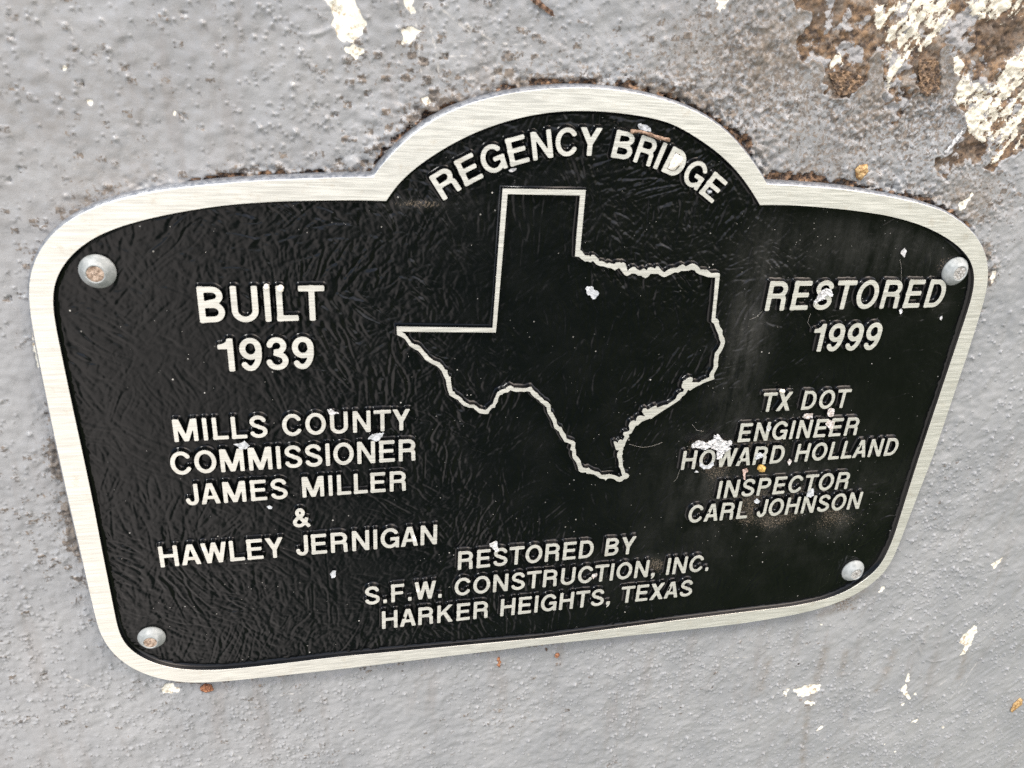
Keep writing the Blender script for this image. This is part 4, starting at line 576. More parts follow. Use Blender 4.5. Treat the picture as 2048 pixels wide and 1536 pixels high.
def glyph(ch):
    """-> list of ('s', path) / ('p', polygon) pieces, ink width"""
    h = H
    t, b = 1 - h, h
    S = lambda *p: ('s', p)
    A = lambda a: ('s', a)
    if ch == 'A':
        w = .74
        return [('p', [(0, 0), (.18, 0), (.37, .80), (.56, 0), (w, 0), (.475, 1), (.265, 1)]), ('p', [(.14, .235), (.6, .235), (.56, .38), (.18, .38)])], w
    if ch == 'B':
        return [S((h, 0), (h, 1)), A(np.r_[[(h, t)], arc(.36, .745, .20, t - .745, 90, -90), [(h, .5 - .01)]]),
                A(np.r_[[(h, .49)], arc(.37, .287, .215, .203, 90, -90), [(h, b)]])], .68
    if ch == 'C':
        return [A(arc(.395, .5, .395 - h, .512 - h, 33, 327, 60))], .755
    if ch == 'D':
        return [S((h, 0), (h, 1)), A(np.r_[[(h, t)], arc(.33, .5, .37 - h, .5 - h, 90, -90, 40), [(h, b)]])], .70
    if ch == 'E':
        return [S((h, 0), (h, 1)), S((0, t), (.60, t)), S((0, .52), (.56, .52)), S((0, b), (.61, b))], .61
    if ch == 'F':
        return [S((h, 0), (h, 1)), S((0, t), (.57, t)), S((0, .50), (.52, .50))], .57
    if ch == 'G':
        return [A(arc(.40, .5, .40 - h, .512 - h, 35, 318, 60)), S((.42, .46), (.775, .46)), ('p', [(.64, 0), (.775, 0), (.775, .46), (.62, .46), (.62, .2)])], .775
    if ch == 'H':
        return [S((h, 0), (h, 1)), S((.70 - h, 0), (.70 - h, 1)), S((h, .525), (.70 - h, .525))], .70
    if ch == 'I':
        return [S((h, 0), (h, 1))], 2 * h
    if ch == 'J':
        return [A(np.r_[[(.50 - h, 1.0)], [(.50 - h, .30)], arc(.255, .27, .245 - h, .282 - h, 0, -182, 30)])], .50
    if ch == 'K':
        return [S((h, 0), (h, 1)), ('p', [(.14, .33), (.14, .56), (.50, 1), (.71, 1)]), ('p', [(.25, .55), (.38, .66), (.74, 0), (.53, 0)])], .74
    if ch == 'L':
        return [S((h, 0), (h, 1)), S((0, b), (.56, b))], .56
    if ch == 'M':
        return [S((h, 0), (h, 1)), S((.88 - h, 0), (.88 - h, 1)), ('p', [(0, 1), (.225, 1), (.53, .0), (.36, .0)]), ('p', [(.88, 1), (.655, 1), (.35, .0), (.52, .0)])], .88
    if ch == 'N':
        return [S((h, 0), (h, 1)), S((.71 - h, 0), (.71 - h, 1)), ('p', [(0, 1), (.175, 1), (.71, .0), (.535, .0)])], .71
    if ch == 'O':
        a = arc(.40, .5, .40 - h, .512 - h, 0, 360, 72)
        return [A(a)], .80
    if ch == 'P':
        return [S((h, 0), (h, 1)), A(np.r_[[(h, t)], arc(.37, .70, .285 - h, t - .70, 90, -90), [(h, .70 - (t - .70))]])], .655
    if ch == 'R':
        return [S((h, 0), (h, 1)), A(np.r_[[(h, t)], arc(.39, .71, .285 - h, t - .71, 90, -90), [(h, .71 - (t - .71))]]),
                A(np.r_[[(.36, .495)], arc(.44, .36, .155, .135, 75, 0, 10), [(.600, .10)], [(.612, .0)]])], .70
    if ch == 'S':
        return [A(np.r_[arc(.335, .735, .31 - h, .277 - h, 8, 262, 34), arc(.345, .27, .33 - h, .282 - h, 82, -172, 34)])], .67
    if ch == 'T':
        return [S((0, t), (.68, t)), S((.34, 0), (.34, 1))], .68
    if ch == 'U':
        return [A(np.r_[[(h, 1)], arc(.35, .33, .35 - h, .342 - h, 180, 360, 34), [(.70 - h, 1)]])], .70
    if ch == 'W':
        return [('p', [(0, 1), (.17, 1), (.35, 0), (.19, 0)]), ('p', [(.19, 0), (.35, 0), (.57, 1), (.41, 1)]),
                ('p', [(.41, 1), (.57, 1), (.79, 0), (.63, 0)]), ('p', [(.63, 0), (.79, 0), (.98, 1), (.81, 1)])], .98
    if ch == 'X':
        return [('p', [(0, 0), (.20, 0), (.71, 1), (.51, 1)]), ('p', [(.51, 0), (.72, 0), (.205, 1), (0, 1)])], .72
    if ch == 'Y':
        return [S((.36, 0), (.36, .45)), ('p', [(0, 1), (.195, 1), (.445, .45), (.36, .36), (.27, .42)]), ('p', [(.72, 1), (.53, 1), (.275, .45), (.36, .36), (.45, .42)])], .72
    if ch == '1':
        return [S((.33, 0), (.33, 1)), ('p', [(0, .69), (.25, .69), (.25, .92), (.29, 1.0), (.265, 1.0), (.22, .90), (.12, .84), (0, .825)])], .41
    if ch == '9':
        return [A(arc(.295, .675, .295 - h, .335 - h, 0, 360, 60)),
                A(np.r_[arc(.25, .55, .34 - h, .562 - h, 40, -60, 30), arc(.265, .262, .25 - h, .274 - h, -62, -165, 16)])], .59
    if ch == '3':
        return [A(np.r_[arc(.29, .745, .265 - h, .267 - h, 178, -78, 40), [(.22, .555)]]), A(np.r_[[(.22, .535)], arc(.29, .275, .30 - h, .287 - h, 80, -178, 40)])], .59
    if ch == '&':
        return [A(np.r_[[(.70, .02)], [(.28, .55)], arc(.325, .76, .125, .155, 215, -25, 26), [(.40, .62)], [(.22, .50)],
                      arc(.275, .27, .195, .19, 130, 330, 26), [(.56, .34)], [(.60, .48)]])], .74
    if ch == '.':
        return [S((h + .01, 0), (h + .01, .19))], .19
    if ch == ',':
        return [('p', [(0, .19), (.19, .19), (.19, .03), (.13, -.10), (.03, -.17), (.03, -.10), (.09, -.03), (.09, 0), (0, 0)])], .19
    raise KeyError(ch)


_cache = {}


def contours(ch):
    if ch in _cache:
        return _cache[ch]
    pieces, w = glyph(ch)
    x0, y0 = -.14, -.32
    nx, ny = int((w + .28) * GS) + 1, int(1.46 * GS) + 1
    xs, ys = x0 + np.arange(nx) / GS, y0 + np.arange(ny) / GS
    X, Y = np.meshgrid(xs, ys)
    D = np.full(X.shape, 9.0)
    for k, p in pieces:
        D = np.minimum(D, stroke(X, Y, p) if k == 's' else poly_sdf(X, Y, p))
    # cast letters: slightly rounded corners
    for _ in range(2):
        Pd = np.pad(D, 1, mode='edge')
        D = (Pd[:-2, 1:-1] + Pd[2:, 1:-1] + Pd[1:-1, :-2] + Pd[1:-1, 2:] + 2 * D) / 6
    pts, nxt = {}, {}

    def ep(i, j, horiz):
        key = (i, j, horiz)
        if key not in pts:
            if horiz:
                a, b = D[j, i], D[j, i + 1]
                pts[key] = (xs[i] + a / (a - b) / GS, ys[j])
            else:
                a, b = D[j, i], D[j + 1, i]
                pts[key] = (xs[i], ys[j] + a / (a - b) / GS)
        return key
    neg = D < 0
    code = neg[:-1, :-1] * 1 + neg[:-1, 1:] * 2 + neg[1:, 1:] * 4 + neg[1:, :-1] * 8
    TAB = {1: [('l', 'b')], 2: [('b', 'r')], 3: [('l', 'r')], 4: [('r', 't')], 5: [('l', 't'), ('r', 'b')], 6: [('b', 't')], 7: [('l', 't')],
           8: [('t', 'l')], 9: [('t', 'b')], 10: [('t', 'r'), ('b', 'l')], 11: [('t', 'r')], 12: [('r', 'l')], 13: [('r', 'b')], 14: [('b', 'l')]}
    for j, i in zip(*np.nonzero((code > 0) & (code < 15))):
        E = {'b': lambda: ep(i, j, True), 't': lambda: ep(i, j + 1, True), 'l': lambda: ep(i, j, False), 'r': lambda: ep(i + 1, j, False)}
        for a, b in TAB[int(code[j, i])]:
            nxt[E[a]()] = E[b]()
    loops = []
    while nxt:
        k0 = next(iter(nxt))
        L, k = [], k0
        while k in nxt:
            L.append(pts[k])
            k = nxt.pop(k)
        L = np.array(L)
        if len(L) < 8:
            continue
        # light smoothing, then drop points on straight runs
        L = (np.roll(L, 1, 0) + 2 * L + np.roll(L, -1, 0)) / 4
        keep, last = [0], L[0]
        for q in range(1, len(L) - 1):
            a, b = L[q] - L[keep[-1]], L[q + 1] - L[q]
            cr = abs(a[0] * b[1] - a[1] * b[0]) / (np.hypot(*a) * np.hypot(*b) + 1e-12)
            if cr > .05 or np.hypot(*a) > .16:
                keep.append(q)
        L = L[keep]
        loops.append(L)
    _cache[ch] = (loops, w)
    return _cache[ch]


SB = {'A': .02, 'T': .03, 'V': .02, 'W': .02, 'X': .03, 'Y': .02, 'O': .06, 'C': .06, 'G': .06, 'S': .06, '9': .05, '3': .05, 'J': .05, 'L': .09}


def line_layout(text):
    """[(char, x)] in cap heights, natural width"""
    x, out = 0.0, []
    for i, ch in enumerate(text):
        if ch == ' ':
            x += .42
            continue
        w = contours(ch)[1]
        l = SB.get(ch, .09)
        if out:
            x += l
        out.append((ch, x, i))
        x += w + (SB.get(ch, .09) if ch != 'L' else .03)
    last = out[-1]
    return out, last[1] + contours(last[0])[1]


def text_part(name, text, u0, u1, base, cap, parent, label=None):
    lay, wn = line_layout(text)
    gaps = max(1, text.replace(' ', '').__len__() - 1 + text.count(' '))
    wn_mm = wn * cap
    # letters keep their width; spare room goes between them
    sx = min(1.12, max(.86, ((u1 - u0) / wn_mm) ** .55))
    extra = ((u1 - u0) - wn_mm * sx) / gaps if len(text) > 1 else 0
    V, Fc, MI = [], [], []
    step = 0
    for ch, x, i in lay:
        loops = [np.c_[u0 + x * cap * sx + extra * i + L[:, 0] * cap * sx, base + L[:, 1] * cap] for L in contours(ch)[0]]
        v, f, m = relief(loops, [LETTER_PROF] * len(loops))
        k = len(V)
        V += v
        Fc += [tuple(q + k for q in t) for t in f]
        MI += m
    o = mesh_obj(name, V, Fc, [M_FACE, M_SIDE], MI, parent)
    if label:
        o['label'] = label
    return o


# ------------------------------------------------------------------ the steel wall behind: one displaced sheet with a body
def build_wall():
    st = .42
    xd = np.arange(-250, 350 + st, st)
    yd = np.arange(-385, 85 + st, st)
    grow = np.cumsum(np.linspace(1, 24, 34))
    xs = np.r_[xd[0] - grow[::-1], xd, xd[-1] + grow]
    ys = np.r_[yd[0] - grow[::-1], yd, yd[-1] + grow]
    X, Y = np.meshgrid(xs, ys)
    sh = X.shape
    c = lambda mm: mm / st
    rng = np.random.default_rng(3)
    right_low = sstep(40, 220, X) * sstep(-150, -260, Y)
    # nearness to the plaque
    dpl = poly_sdf(X[::2, ::2], Y[::2, ::2], RIM_O[::3])
    dpl = np.repeat(np.repeat(dpl, 2, 0), 2, 1)[:sh[0], :sh[1]]
    # --- paint film
    h = .22 * gnoise(sh, c(14), seed=1) + .10 * gnoise(sh, c(5), seed=2)
    h += .10 * gnoise(sh, c(2.5), seed=35) * (1 - .5 * right_low) + .085 * gnoise(sh, c(1.25), seed=4) * (1 - .45 * right_low)
    h += .075 * gnoise(sh, c(4.0), c(1.4), math.radians(38), seed=5) * (.25 + .75 * right_low)
    h += .035 * gnoise(sh, c(2.6), c(1.1), math.radians(8), seed=6) * (1 - right_low)
    # --- grit under the paint: thousands of pimples
    n = 60000
    px, py = rng.uniform(-262, 360, n), rng.uniform(-395, 92, n)
    dens = gnoise(sh, c(20), seed=8)
    gst = np.zeros(sh)
    lefty = sstep(60, -120, X) * (.35 + .65 * sstep(-260, -60, Y))
    for a, b in zip(px, py):
        j, i = int((b - ys[34]) / st) + 34, int((a - xs[34]) / st) + 34
        if not (5 < j < sh[0] - 6 and 5 < i < sh[1] - 6):
            continue
        rl = right_low[j, i]
        if rng.random() < .42 - .26 * dens[j, i] + .2 * rl:
            continue
        r = rng.uniform(.42, .75) if rng.random() < .92 else rng.uniform(.8, 1.3)
        am = rng.uniform(.15, .85) ** 1.3 * 1.3 * (1.25 if r > .95 else 1) * (1 + .15 * rl)
        if rng.random() < .05 + .24 * lefty[j, i]:
            jj, ii = j - int(rng.integers(0, 3)), i + int(rng.integers(-1, 3))
            gst[jj - 2:jj + 3, ii - 3:ii + 4] = np.maximum(gst[jj - 2:jj + 3, ii - 3:ii + 4], rng.uniform(.15, .5))
        k = 4 if r < .9 else 6
        dx, dy = X[j - k:j + k + 1, i - k:i + k + 1] - a, Y[j - k:j + k + 1, i - k:i + k + 1] - b
        h[j - k:j + k + 1, i - k:i + k + 1] += am * np.exp(-((dx * dx + dy * dy) / (r * .6) ** 2) ** 1.3)
    # --- grime density
    g = .17 + .07 * gnoise(sh, c(18), seed=10) - .10 * right_low
    g += .40 * np.exp(-(((X - 45) / 70) ** 2 + ((Y - 42) / 26) ** 2)) + .42 * np.exp(-(((X - 120) / 60) ** 2 + ((Y - 15) / 35) ** 2))
    g += .20 * np.exp(-(((X + 60) / 70) ** 2 + ((Y - 15) / 30) ** 2))
    g = g + gst
    near = np.exp(-np.maximum(dpl, 0) / 3.4)
    topside = sstep(-22, -6, Y)
    leftc = sstep(-172, -182, X) * np.exp(-((Y + 125) / 42) ** 2)
    rightc = sstep(172, 180, X) * np.exp(-((Y + 35) / 16) ** 2)
    botr = np.exp(-(((X - 163) / 9) ** 2 + ((Y + 212) / 7) ** 2))
    bot = sstep(-195, -208, Y) * np.clip(.18 + .22 * gnoise(sh, c(12), seed=12), 0, .8)
    crudw = np.clip(topside * .95 + leftc * .95 + rightc * .9 + bot + .10, 0, 1)
    g += .35 * np.exp(-(((X - 128) / 48) ** 2 + ((Y - 48) / 26) ** 2)) + .30 * np.exp(-(((X - 165) / 22) ** 2 + ((Y + 2) / 18) ** 2))
    g += .75 * near * crudw * np.clip(.75 + .5 * gnoise(sh, c(7), seed=33), .1, 1.5) + .5 * botr
    g += .35 * np.exp(-(((X + 224) / 9) ** 2 + ((Y + 224) / 5) ** 2))
    near_l = np.exp(-np.maximum(dpl - 2.0, 0) / 3.2)
    near_b = np.exp(-np.maximum(dpl - 4.8, 0) / 2.2)
    lump = np.clip(.55 + .75 * gnoise(sh, c(4), seed=36), 0, 1.8)
    g += .85 * near_l * (leftc + rightc) * lump + .55 * near_b * sstep(-150, -200, Y) * np.clip(gnoise(sh, c(9), seed=37) - .15, 0, 1.3)
    stain_tone = .85 * np.exp(-(((X - 128) / 42) ** 2 + ((Y - 50) / 24) ** 2)) + .70 * np.exp(-(((X - 70) / 45) ** 2 + ((Y - 40) / 24) ** 2))
    stain_tone += .65 * np.exp(-np.maximum(dpl, 0) / 5.0) * topside * np.clip(.5 + .8 * gnoise(sh, c(8), seed=39), 0, 1.6) + .5 * near_l * (leftc + rightc)
    stain_tone += .45 * np.exp(-(((X - 165) / 18) ** 2 + ((Y + 5) / 12) ** 2)) + .6 * np.exp(-(((X - 163) / 8) ** 2 + ((Y + 213) / 5) ** 2))
    stain_tone += .16 * sstep(-80, 10, Y) * sstep(-20, -140, X) + .10 * sstep(-40, 30, Y)  # upper wall darkened: its dirt, plus dimmer light put into the colour
    stain_tone *= np.clip(.8 + .45 * gnoise(sh, c(10), seed=38), 0, 1.4)
    for L in DATA['stk']:
        P = np.array(L)
        x0, x1, y0, y1 = P[:, 0].min() - 9, P[:, 0].max() + 9, P[:, 1].min() - 9, P[:, 1].max() + 9
        ii, jj = np.searchsorted(xs, (x0, x1)), np.searchsorted(ys, (y0, y1))
        s_ = np.s_[jj[0]:jj[1], ii[0]:ii[1]]
        stain_tone[s_] = np.maximum(stain_tone[s_], .55 * np.exp(-(line_dist(X[s_], Y[s_], P) / 2.4) ** 2))
    stain_tone = np.clip(stain_tone, 0, .85)
    # --- crusty, lifting paint along the top of the plaque
    crust = topside * np.exp(-np.maximum(dpl - 1.2, 0) / 5.5) * np.clip(.65 + .4 * gnoise(sh, c(14), seed=13), .1, 1.3)
    crust *= sstep(-165, -125, X)
    crust *= 1 + .9 * np.exp(-(((X + 84) / 22) ** 2 + ((Y - 6) / 12) ** 2)) + .9 * np.exp(-(((X - 58) / 16) ** 2 + ((Y - 14) / 12) ** 2))
    crust = np.clip(crust + .8 * (leftc + rightc) * near_l * lump, 0, 1.8)
    rg = 1 - np.abs(gnoise(sh, c(2.0), seed=14)) * .9
    h += crust * (.55 + .5 * rg + .55 * gnoise(sh, c(.8), seed=15))
    rp = sstep(-.3, 1.1, gnoise(sh, c(7), seed=34))
    h += np.clip(g - .22, 0, .6) * (.25 + .9 * rp) * (.50 * gnoise(sh, c(.75), seed=31) + .42 * gnoise(sh, c(1.8), seed=32))
    # seam of bare rust right beside the plaque where the paint has broken away
    sn = gnoise(sh, c(4), seed=16) * .85 + gnoise(sh, c(1.1), seed=17) * .55
    seam_w = (.55 + sn) * topside * sstep(-140, -95, X) + .2 * sn * leftc
    seam_w += 2.2 * np.exp(-(((X - 60) / 14) ** 2 + ((Y - 12) / 12) ** 2))
    sd_ = seam_w + 1.3 - dpl
    seam = np.clip(.5 + sd_ * .8, 0, 1) * (seam_w > .15)
    h -= sstep(.35, .75, seam) * (1.15 + .35 * gnoise(sh, c(1), seed=18))
    # --- scratches, drips, brush hairs
    scr = np.zeros(sh)
    for L in DATA['scr']:
        P = np.array(L)
        x0, x1, y0, y1 = P[:, 0].min() - 4, P[:, 0].max() + 4, P[:, 1].min() - 4, P[:, 1].max() + 4
        ii, jj = np.searchsorted(xs, (x0, x1)), np.searchsorted(ys, (y0, y1))
        s_ = np.s_[jj[0]:jj[1], ii[0]:ii[1]]
        scr[s_] = np.maximum(scr[s_], .85 * np.exp(-(line_dist(X[s_], Y[s_], P) / .38) ** 2))
    for L in DATA['drip']:
        P = np.array(L)
        x0, x1, y0, y1 = P[:, 0].min() - 4, P[:, 0].max() + 4, P[:, 1].min() - 4, P[:, 1].max() + 4
        ii, jj = np.searchsorted(xs, (x0, x1)), np.searchsorted(ys, (y0, y1))
        s_ = np.s_[jj[0]:jj[1], ii[0]:ii[1]]
        scr[s_] = np.maximum(scr[s_], .8 * np.exp(-(line_dist(X[s_], Y[s_], P) / .5) ** 2))
    for k, L in enumerate(DATA['rid']):
        P = np.array(L)
        x0, x1, y0, y1 = P[:, 0].min() - 6, P[:, 0].max() + 6, P[:, 1].min() - 6, P[:, 1].max() + 6
        ii, jj = np.searchsorted(xs, (x0, x1)), np.searchsorted(ys, (y0, y1))
        s_ = np.s_[jj[0]:jj[1], ii[0]:ii[1]]
        h[s_] += np.clip(.22 + .26 * gnoise(X[s_].shape, c(3), seed=300 + k), .02, .6) * np.exp(-(line_dist(X[s_], Y[s_], P) / .7) ** 2)
    # --- peeled zone
    nA = gnoise(sh, c(3), seed=20) * .9 + gnoise(sh, c(1.1), seed=21) * .4
    peel = np.full(sh, 6.0)
    for k, P in enumerate(DATA['peel']):
        P = np.array(P)
        ii, jj = np.searchsorted(xs, (P[:, 0].min() - 8, P[:, 0].max() + 8)), np.searchsorted(ys, (P[:, 1].min() - 8, P[:, 1].max() + 8))
        s_ = np.s_[jj[0]:jj[1], ii[0]:ii[1]]
        peel[s_] = np.minimum(peel[s_], poly_sdf(X[s_], Y[s_], P))
    # the long torn edge stays clean, elsewhere the border is ragged
    clean = np.exp(-(((X - 145) / 10) ** 2 + ((Y - 24) / 16) ** 2))
    peel = peel + nA * (1.7 - 1.5 * clean) + .0
    def soft(polys, wd=2.5):
        o = np.zeros(sh)
        for P in polys:
            P = np.array(P)
            ii, jj = np.searchsorted(xs, (P[:, 0].min() - 8, P[:, 0].max() + 8)), np.searchsorted(ys, (P[:, 1].min() - 8, P[:, 1].max() + 8))
            s_ = np.s_[jj[0]:jj[1], ii[0]:ii[1]]
            o[s_] = np.maximum(o[s_], sstep(wd, -wd, poly_sdf(X[s_], Y[s_], P)))
        return o
    dark = soft(DATA['dark'])
    stk = gnoise(sh, c(4.2), c(.9), math.radians(58), seed=22) * .75 + gnoise(sh, c(1.2), seed=23) * .55 + gnoise(sh, c(5), seed=27) * .35
    cream = soft(DATA['cream'], 1.5) * (1 - .55 * dark)
    cream = np.clip(cream * (.50 + .36 * stk), 0, 1.2)
    remn = np.clip(.21 + .30 * gnoise(sh, c(3.2), seed=24) + .2 * gnoise(sh, c(1), seed=25) - .25 * dark, 0, 1)
    pin = sstep(.3, -.5, peel)
    h += -pin * .75 + pin * (.30 * gnoise(sh, c(1.6), seed=26) + .20 * gnoise(sh, c(.7), seed=28) + .28 * sstep(.42, .5, cream) + .25 * sstep(.45, .55, remn))
    h += .55 * np.exp(-((peel - .9) / .9) ** 2) * (.6 + .8 * clean)
    # --- chips
    chip = np.full(sh, 4.0)
    for P in DATA['ch']:
        P = np.array(P)
        ii, jj = np.searchsorted(xs, (P[:, 0].min() - 4, P[:, 0].max() + 4)), np.searchsorted(ys, (P[:, 1].min() - 4, P[:, 1].max() + 4))
        s_ = np.s_[jj[0]:jj[1], ii[0]:ii[1]]
        chip[s_] = np.minimum(chip[s_], poly_sdf(X[s_], Y[s_], P))
    chip = chip + .30 * gnoise(sh, c(.8), seed=30)
    h -= .20 * sstep(.25, -.25, chip)
    h += .10 * np.exp(-((chip - .5) / .4) ** 2)
    for P in DATA['ch'][:8]:
        q = np.mean(P, 0)
        g += .30 * np.exp(-(((X - q[0] - 1) / 5) ** 2 + ((Y - q[1] + 4) / 6) ** 2))
    h[dpl < -8] = np.minimum(h[dpl < -8], 1.0)
    V = np.stack([X * MM, -(WALL + h) * MM, Z0 + Y * MM], -1)
    # the sheet's edges turn back to give the plate its thickness
    b = np.zeros(sh, bool); b[0] = b[-1] = True; b[:, 0] = b[:, -1] = True
    V[b, 1] = (-WALL + 22) * MM
    o = grid_obj('wall', V, np.ones((sh[0] - 1, sh[1] - 1), bool), [M_WALL],
                 {'grime': np.clip(g, 0, 1), 'peel': np.clip(peel, -4, 4), 'cream': cream, 'remnant': remn, 'dark': dark,
                  'chip': np.clip(chip, -3, 3), 'seam': seam, 'scratch': scr, 'stain_tone': stain_tone})
    tag(o, 'grey painted steel wall with rust, peeling paint and cream chips behind the plaque', 'wall', kind='structure')


build_wall()

# ------------------------------------------------------------------ the plaque
plaque = bpy.data.objects.new('plaque', None)
COL.objects.link(plaque)
plaque.empty_display_size = .05
tag(plaque, 'black and silver cast metal bridge plaque with raised lettering and a state outline', 'plaque')


def build_field():
    st = .4
    x0, x1 = RIM_I[:, 0].min() - 3, RIM_I[:, 0].max() + 3
    y0, y1 = RIM_I[:, 1].min() - 3, RIM_I[:, 1].max() + 3
    xs, ys = np.arange(x0, x1, st), np.arange(y0, y1, st)
    X, Y = np.meshgrid(xs, ys)
    sh = X.shape
    c = lambda mm: mm / st
    # leather grain: creases whose run changes from patch to patch
    acc, wsum = np.zeros(sh), np.zeros(sh)
    for k in range(7):
        th = math.radians(15 + k * 180 / 7)
        wt_ = np.exp(2.0 * gnoise(sh, c(8), seed=50 + k) + (.5 if 1 < k < 6 else 0))
        nn = gnoise(sh, c(5.6), c(1.2), th, seed=70 + k)
        nn2 = gnoise(sh, c(3.2), c(.85), th + .6, seed=90 + k)
        rid = -np.exp(-(nn / .34) ** 2) + .55 * np.exp(-((nn - .75) / .35) ** 2) - .45 * np.exp(-(nn2 / .28) ** 2)
        acc += wt_ * rid
        wsum += wt_
    lea = acc / wsum
    iso = gnoise(sh, c(1.7), seed=47)
    lea = .95 * lea - .32 * np.exp(-(iso / .22) ** 2) + .12 * gnoise(sh, c(.8), seed=48)
    calm = np.clip(.85 + .3 * gnoise(sh, c(26), seed=40), .5, 1.2) * (1 - .2 * sstep(60, 130, X))
    h = .31 * lea * calm + .05 * gnoise(sh, c(10), seed=41)
    # dust lies round the right-hand lettering and under the top edge
    d = np.zeros(sh)
    for (a, b, sx_, sy_, am) in ((92, -118, 26, 18, .50), (115, -138, 40, 13, .34), (85, -43, 8, 9, .42), (112, -47, 20, 7, .30), (75, -30, 5, 22, .35),
                                 (62, -172, 20, 7, .45), (30, -172, 16, 6, .25), (160, -30, 8, 9, .6), (100, -90, 18, 10, .40), (-100, -103, 45, 10, .17),
                                 (68, -113, 14, 9, .42), (-57, -9, 14, 2, .5), (20, 20, 25, 3, .34), (64, -80, 6, 20, .2), (160, -50, 10, 4, .3), (100, -150, 50, 10, .35),
                                 (135, -160, 40, 22, .22), (120, -20, 40, 6, .3)):
        d += am * np.exp(-(((X - a) / sx_) ** 2 + ((Y - b) / sy_) ** 2))
    d = np.clip(1.45 * d * (1 + .3 * gnoise(sh, c(6), seed=44)) + .06, 0, .9)
    pale_tint = .085 * np.exp(-(((X - 76) / 9) ** 2 + ((Y + 62) / 38) ** 2)) + .05 * np.exp(-(((X - 125) / 40) ** 2 + ((Y + 24) / 12) ** 2)) \
        + .05 * np.exp(-(((X - 98) / 45) ** 2 + ((Y + 130) / 25) ** 2)) + .025 * np.exp(-(((X - 40) / 40) ** 2 + ((Y + 178) / 14) ** 2))  # soft pale grey patches, the strongest a tall one right of the map
    keep_v = poly_sdf(X, Y, RIM_I[::2]) < 2.2
    keep = keep_v[:-1, :-1] & keep_v[1:, 1:] & keep_v[:-1, 1:] & keep_v[1:, :-1]
    V = np.stack([X * MM, -(FIELD + h) * MM, Z0 + Y * MM], -1)
    grid_obj('enamel_field', V, keep, [M_FIELD], {'dust': d, 'pale_tint': pale_tint}, plaque)


build_field()

v, f, m = relief([RIM_O, RIM_I], [[(0, 0), (.14, -.12), (.75, -.9), (1.05, -2.2), (1.1, -5.6)], [(0, 0), (.06, -.08), (.40, -1.4), (.62, -1.8), (1.3, -2.15)]])
# outer side is bare cast metal, inner side is enamelled
nO = len(RIM_O)
cut = sum(1 for q in m if q == 0) - nO - len(RIM_I)
m2, seen = [], 0
for k, q in enumerate(m):
    if k < cut:
        m2.append(0)
    else:
        r = k - cut
        if r < 4 * nO:
            m2.append(0 if r < nO else 2)
        else:
            m2.append(0 if r - 4 * nO < len(RIM_I) else 1)
mesh_obj('rim', v, f, [M_FACE, M_SIDE, M_EDGE], m2, plaque)


def densify(P, step=.45):
    P = np.asarray(P, float)
    Q = np.r_[P, P[:1]]
    s = np.r_[0, np.cumsum(np.hypot(*np.diff(Q, axis=0).T))]
    keep = np.r_[True, np.diff(s[:-1]) > .03]
    return P[keep[:len(P)]]


to, ti = densify(DATA['tex_o']), densify(DATA['tex_i'])
v, f, m = relief([to, ti], [LETTER_PROF, LETTER_PROF])
o = mesh_obj('state_outline', v, f, [M_FACE, M_SIDE], m, plaque)
o['label'] = 'raised silver outline of a state with a square panhandle'

# lettering, one part for each line
TITLE = [('R', -36.1, -31.0), ('E', -30.05, -25.5), ('G', -24.75, -19.45), ('E', -18.6, -14.15), ('N', -13.2, -8.4), ('C', -7.75, -2.65), ('Y', -2.35, 2.85),
         ('B', 5.65, 10.75), ('R', 11.4, 16.1), ('I', 16.85, 18.0), ('D', 19.2, 24.2), ('G', 24.85, 30.2), ('E', 31.1, 35.75)]
TC, TR, TCAP = (0.4, -75.24), 83.95, 9.15
V, Fc, MI = [], [], []
for ch, a0, a1 in TITLE:
    loops, w = contours(ch)
    am, dl = math.radians((a0 + a1) / 2), math.radians((a1 - a0) / 2)
    wd = 2 * (TR + (2.5 if ch in 'GCY' else 0)) * math.tan(dl)
    ca, sa = math.cos(am), math.sin(am)
    LL = []
    for L in loops:
        x = (L[:, 0] / w - .5) * wd
        y = TR + L[:, 1] * TCAP
        LL.append(np.c_[TC[0] + x * ca + y * sa, TC[1] - x * sa + y * ca])
    v, f, m = relief(LL, [LETTER_PROF] * len(LL))
    k = len(V)
    V += v
    Fc += [tuple(q + k for q in t) for t in f]
    MI += m
o = mesh_obj('title_lettering', V, Fc, [M_FACE, M_SIDE], MI, plaque)
o['label'] = 'raised title letters bent along the arch'
for text, u0, u1, base, cap in DATA['lines']:
    text_part('lettering', text, u0, u1, base, cap, plaque)


# screws in the four corners
def lathe(prof, n=48, jitter=0.0, seed=0):
    rng = np.random.default_rng(seed)
    V, Fc = [], []
    for r, w in prof:
        for k in range(n):
            a = 2 * math.pi * k / n
            V.append((r * math.cos(a), r * math.sin(a), w + (rng.uniform(-jitter, jitter) if jitter else 0)))
    for i in range(len(prof) - 1):
        for k in range(n):
            q = (i * n + k, i * n + (k + 1) % n, (i + 1) * n + (k + 1) % n, (i + 1) * n + k)
            Fc.append(q)
    Fc.append(tuple((len(prof) - 1) * n + k for k in range(n)))
    return V, Fc


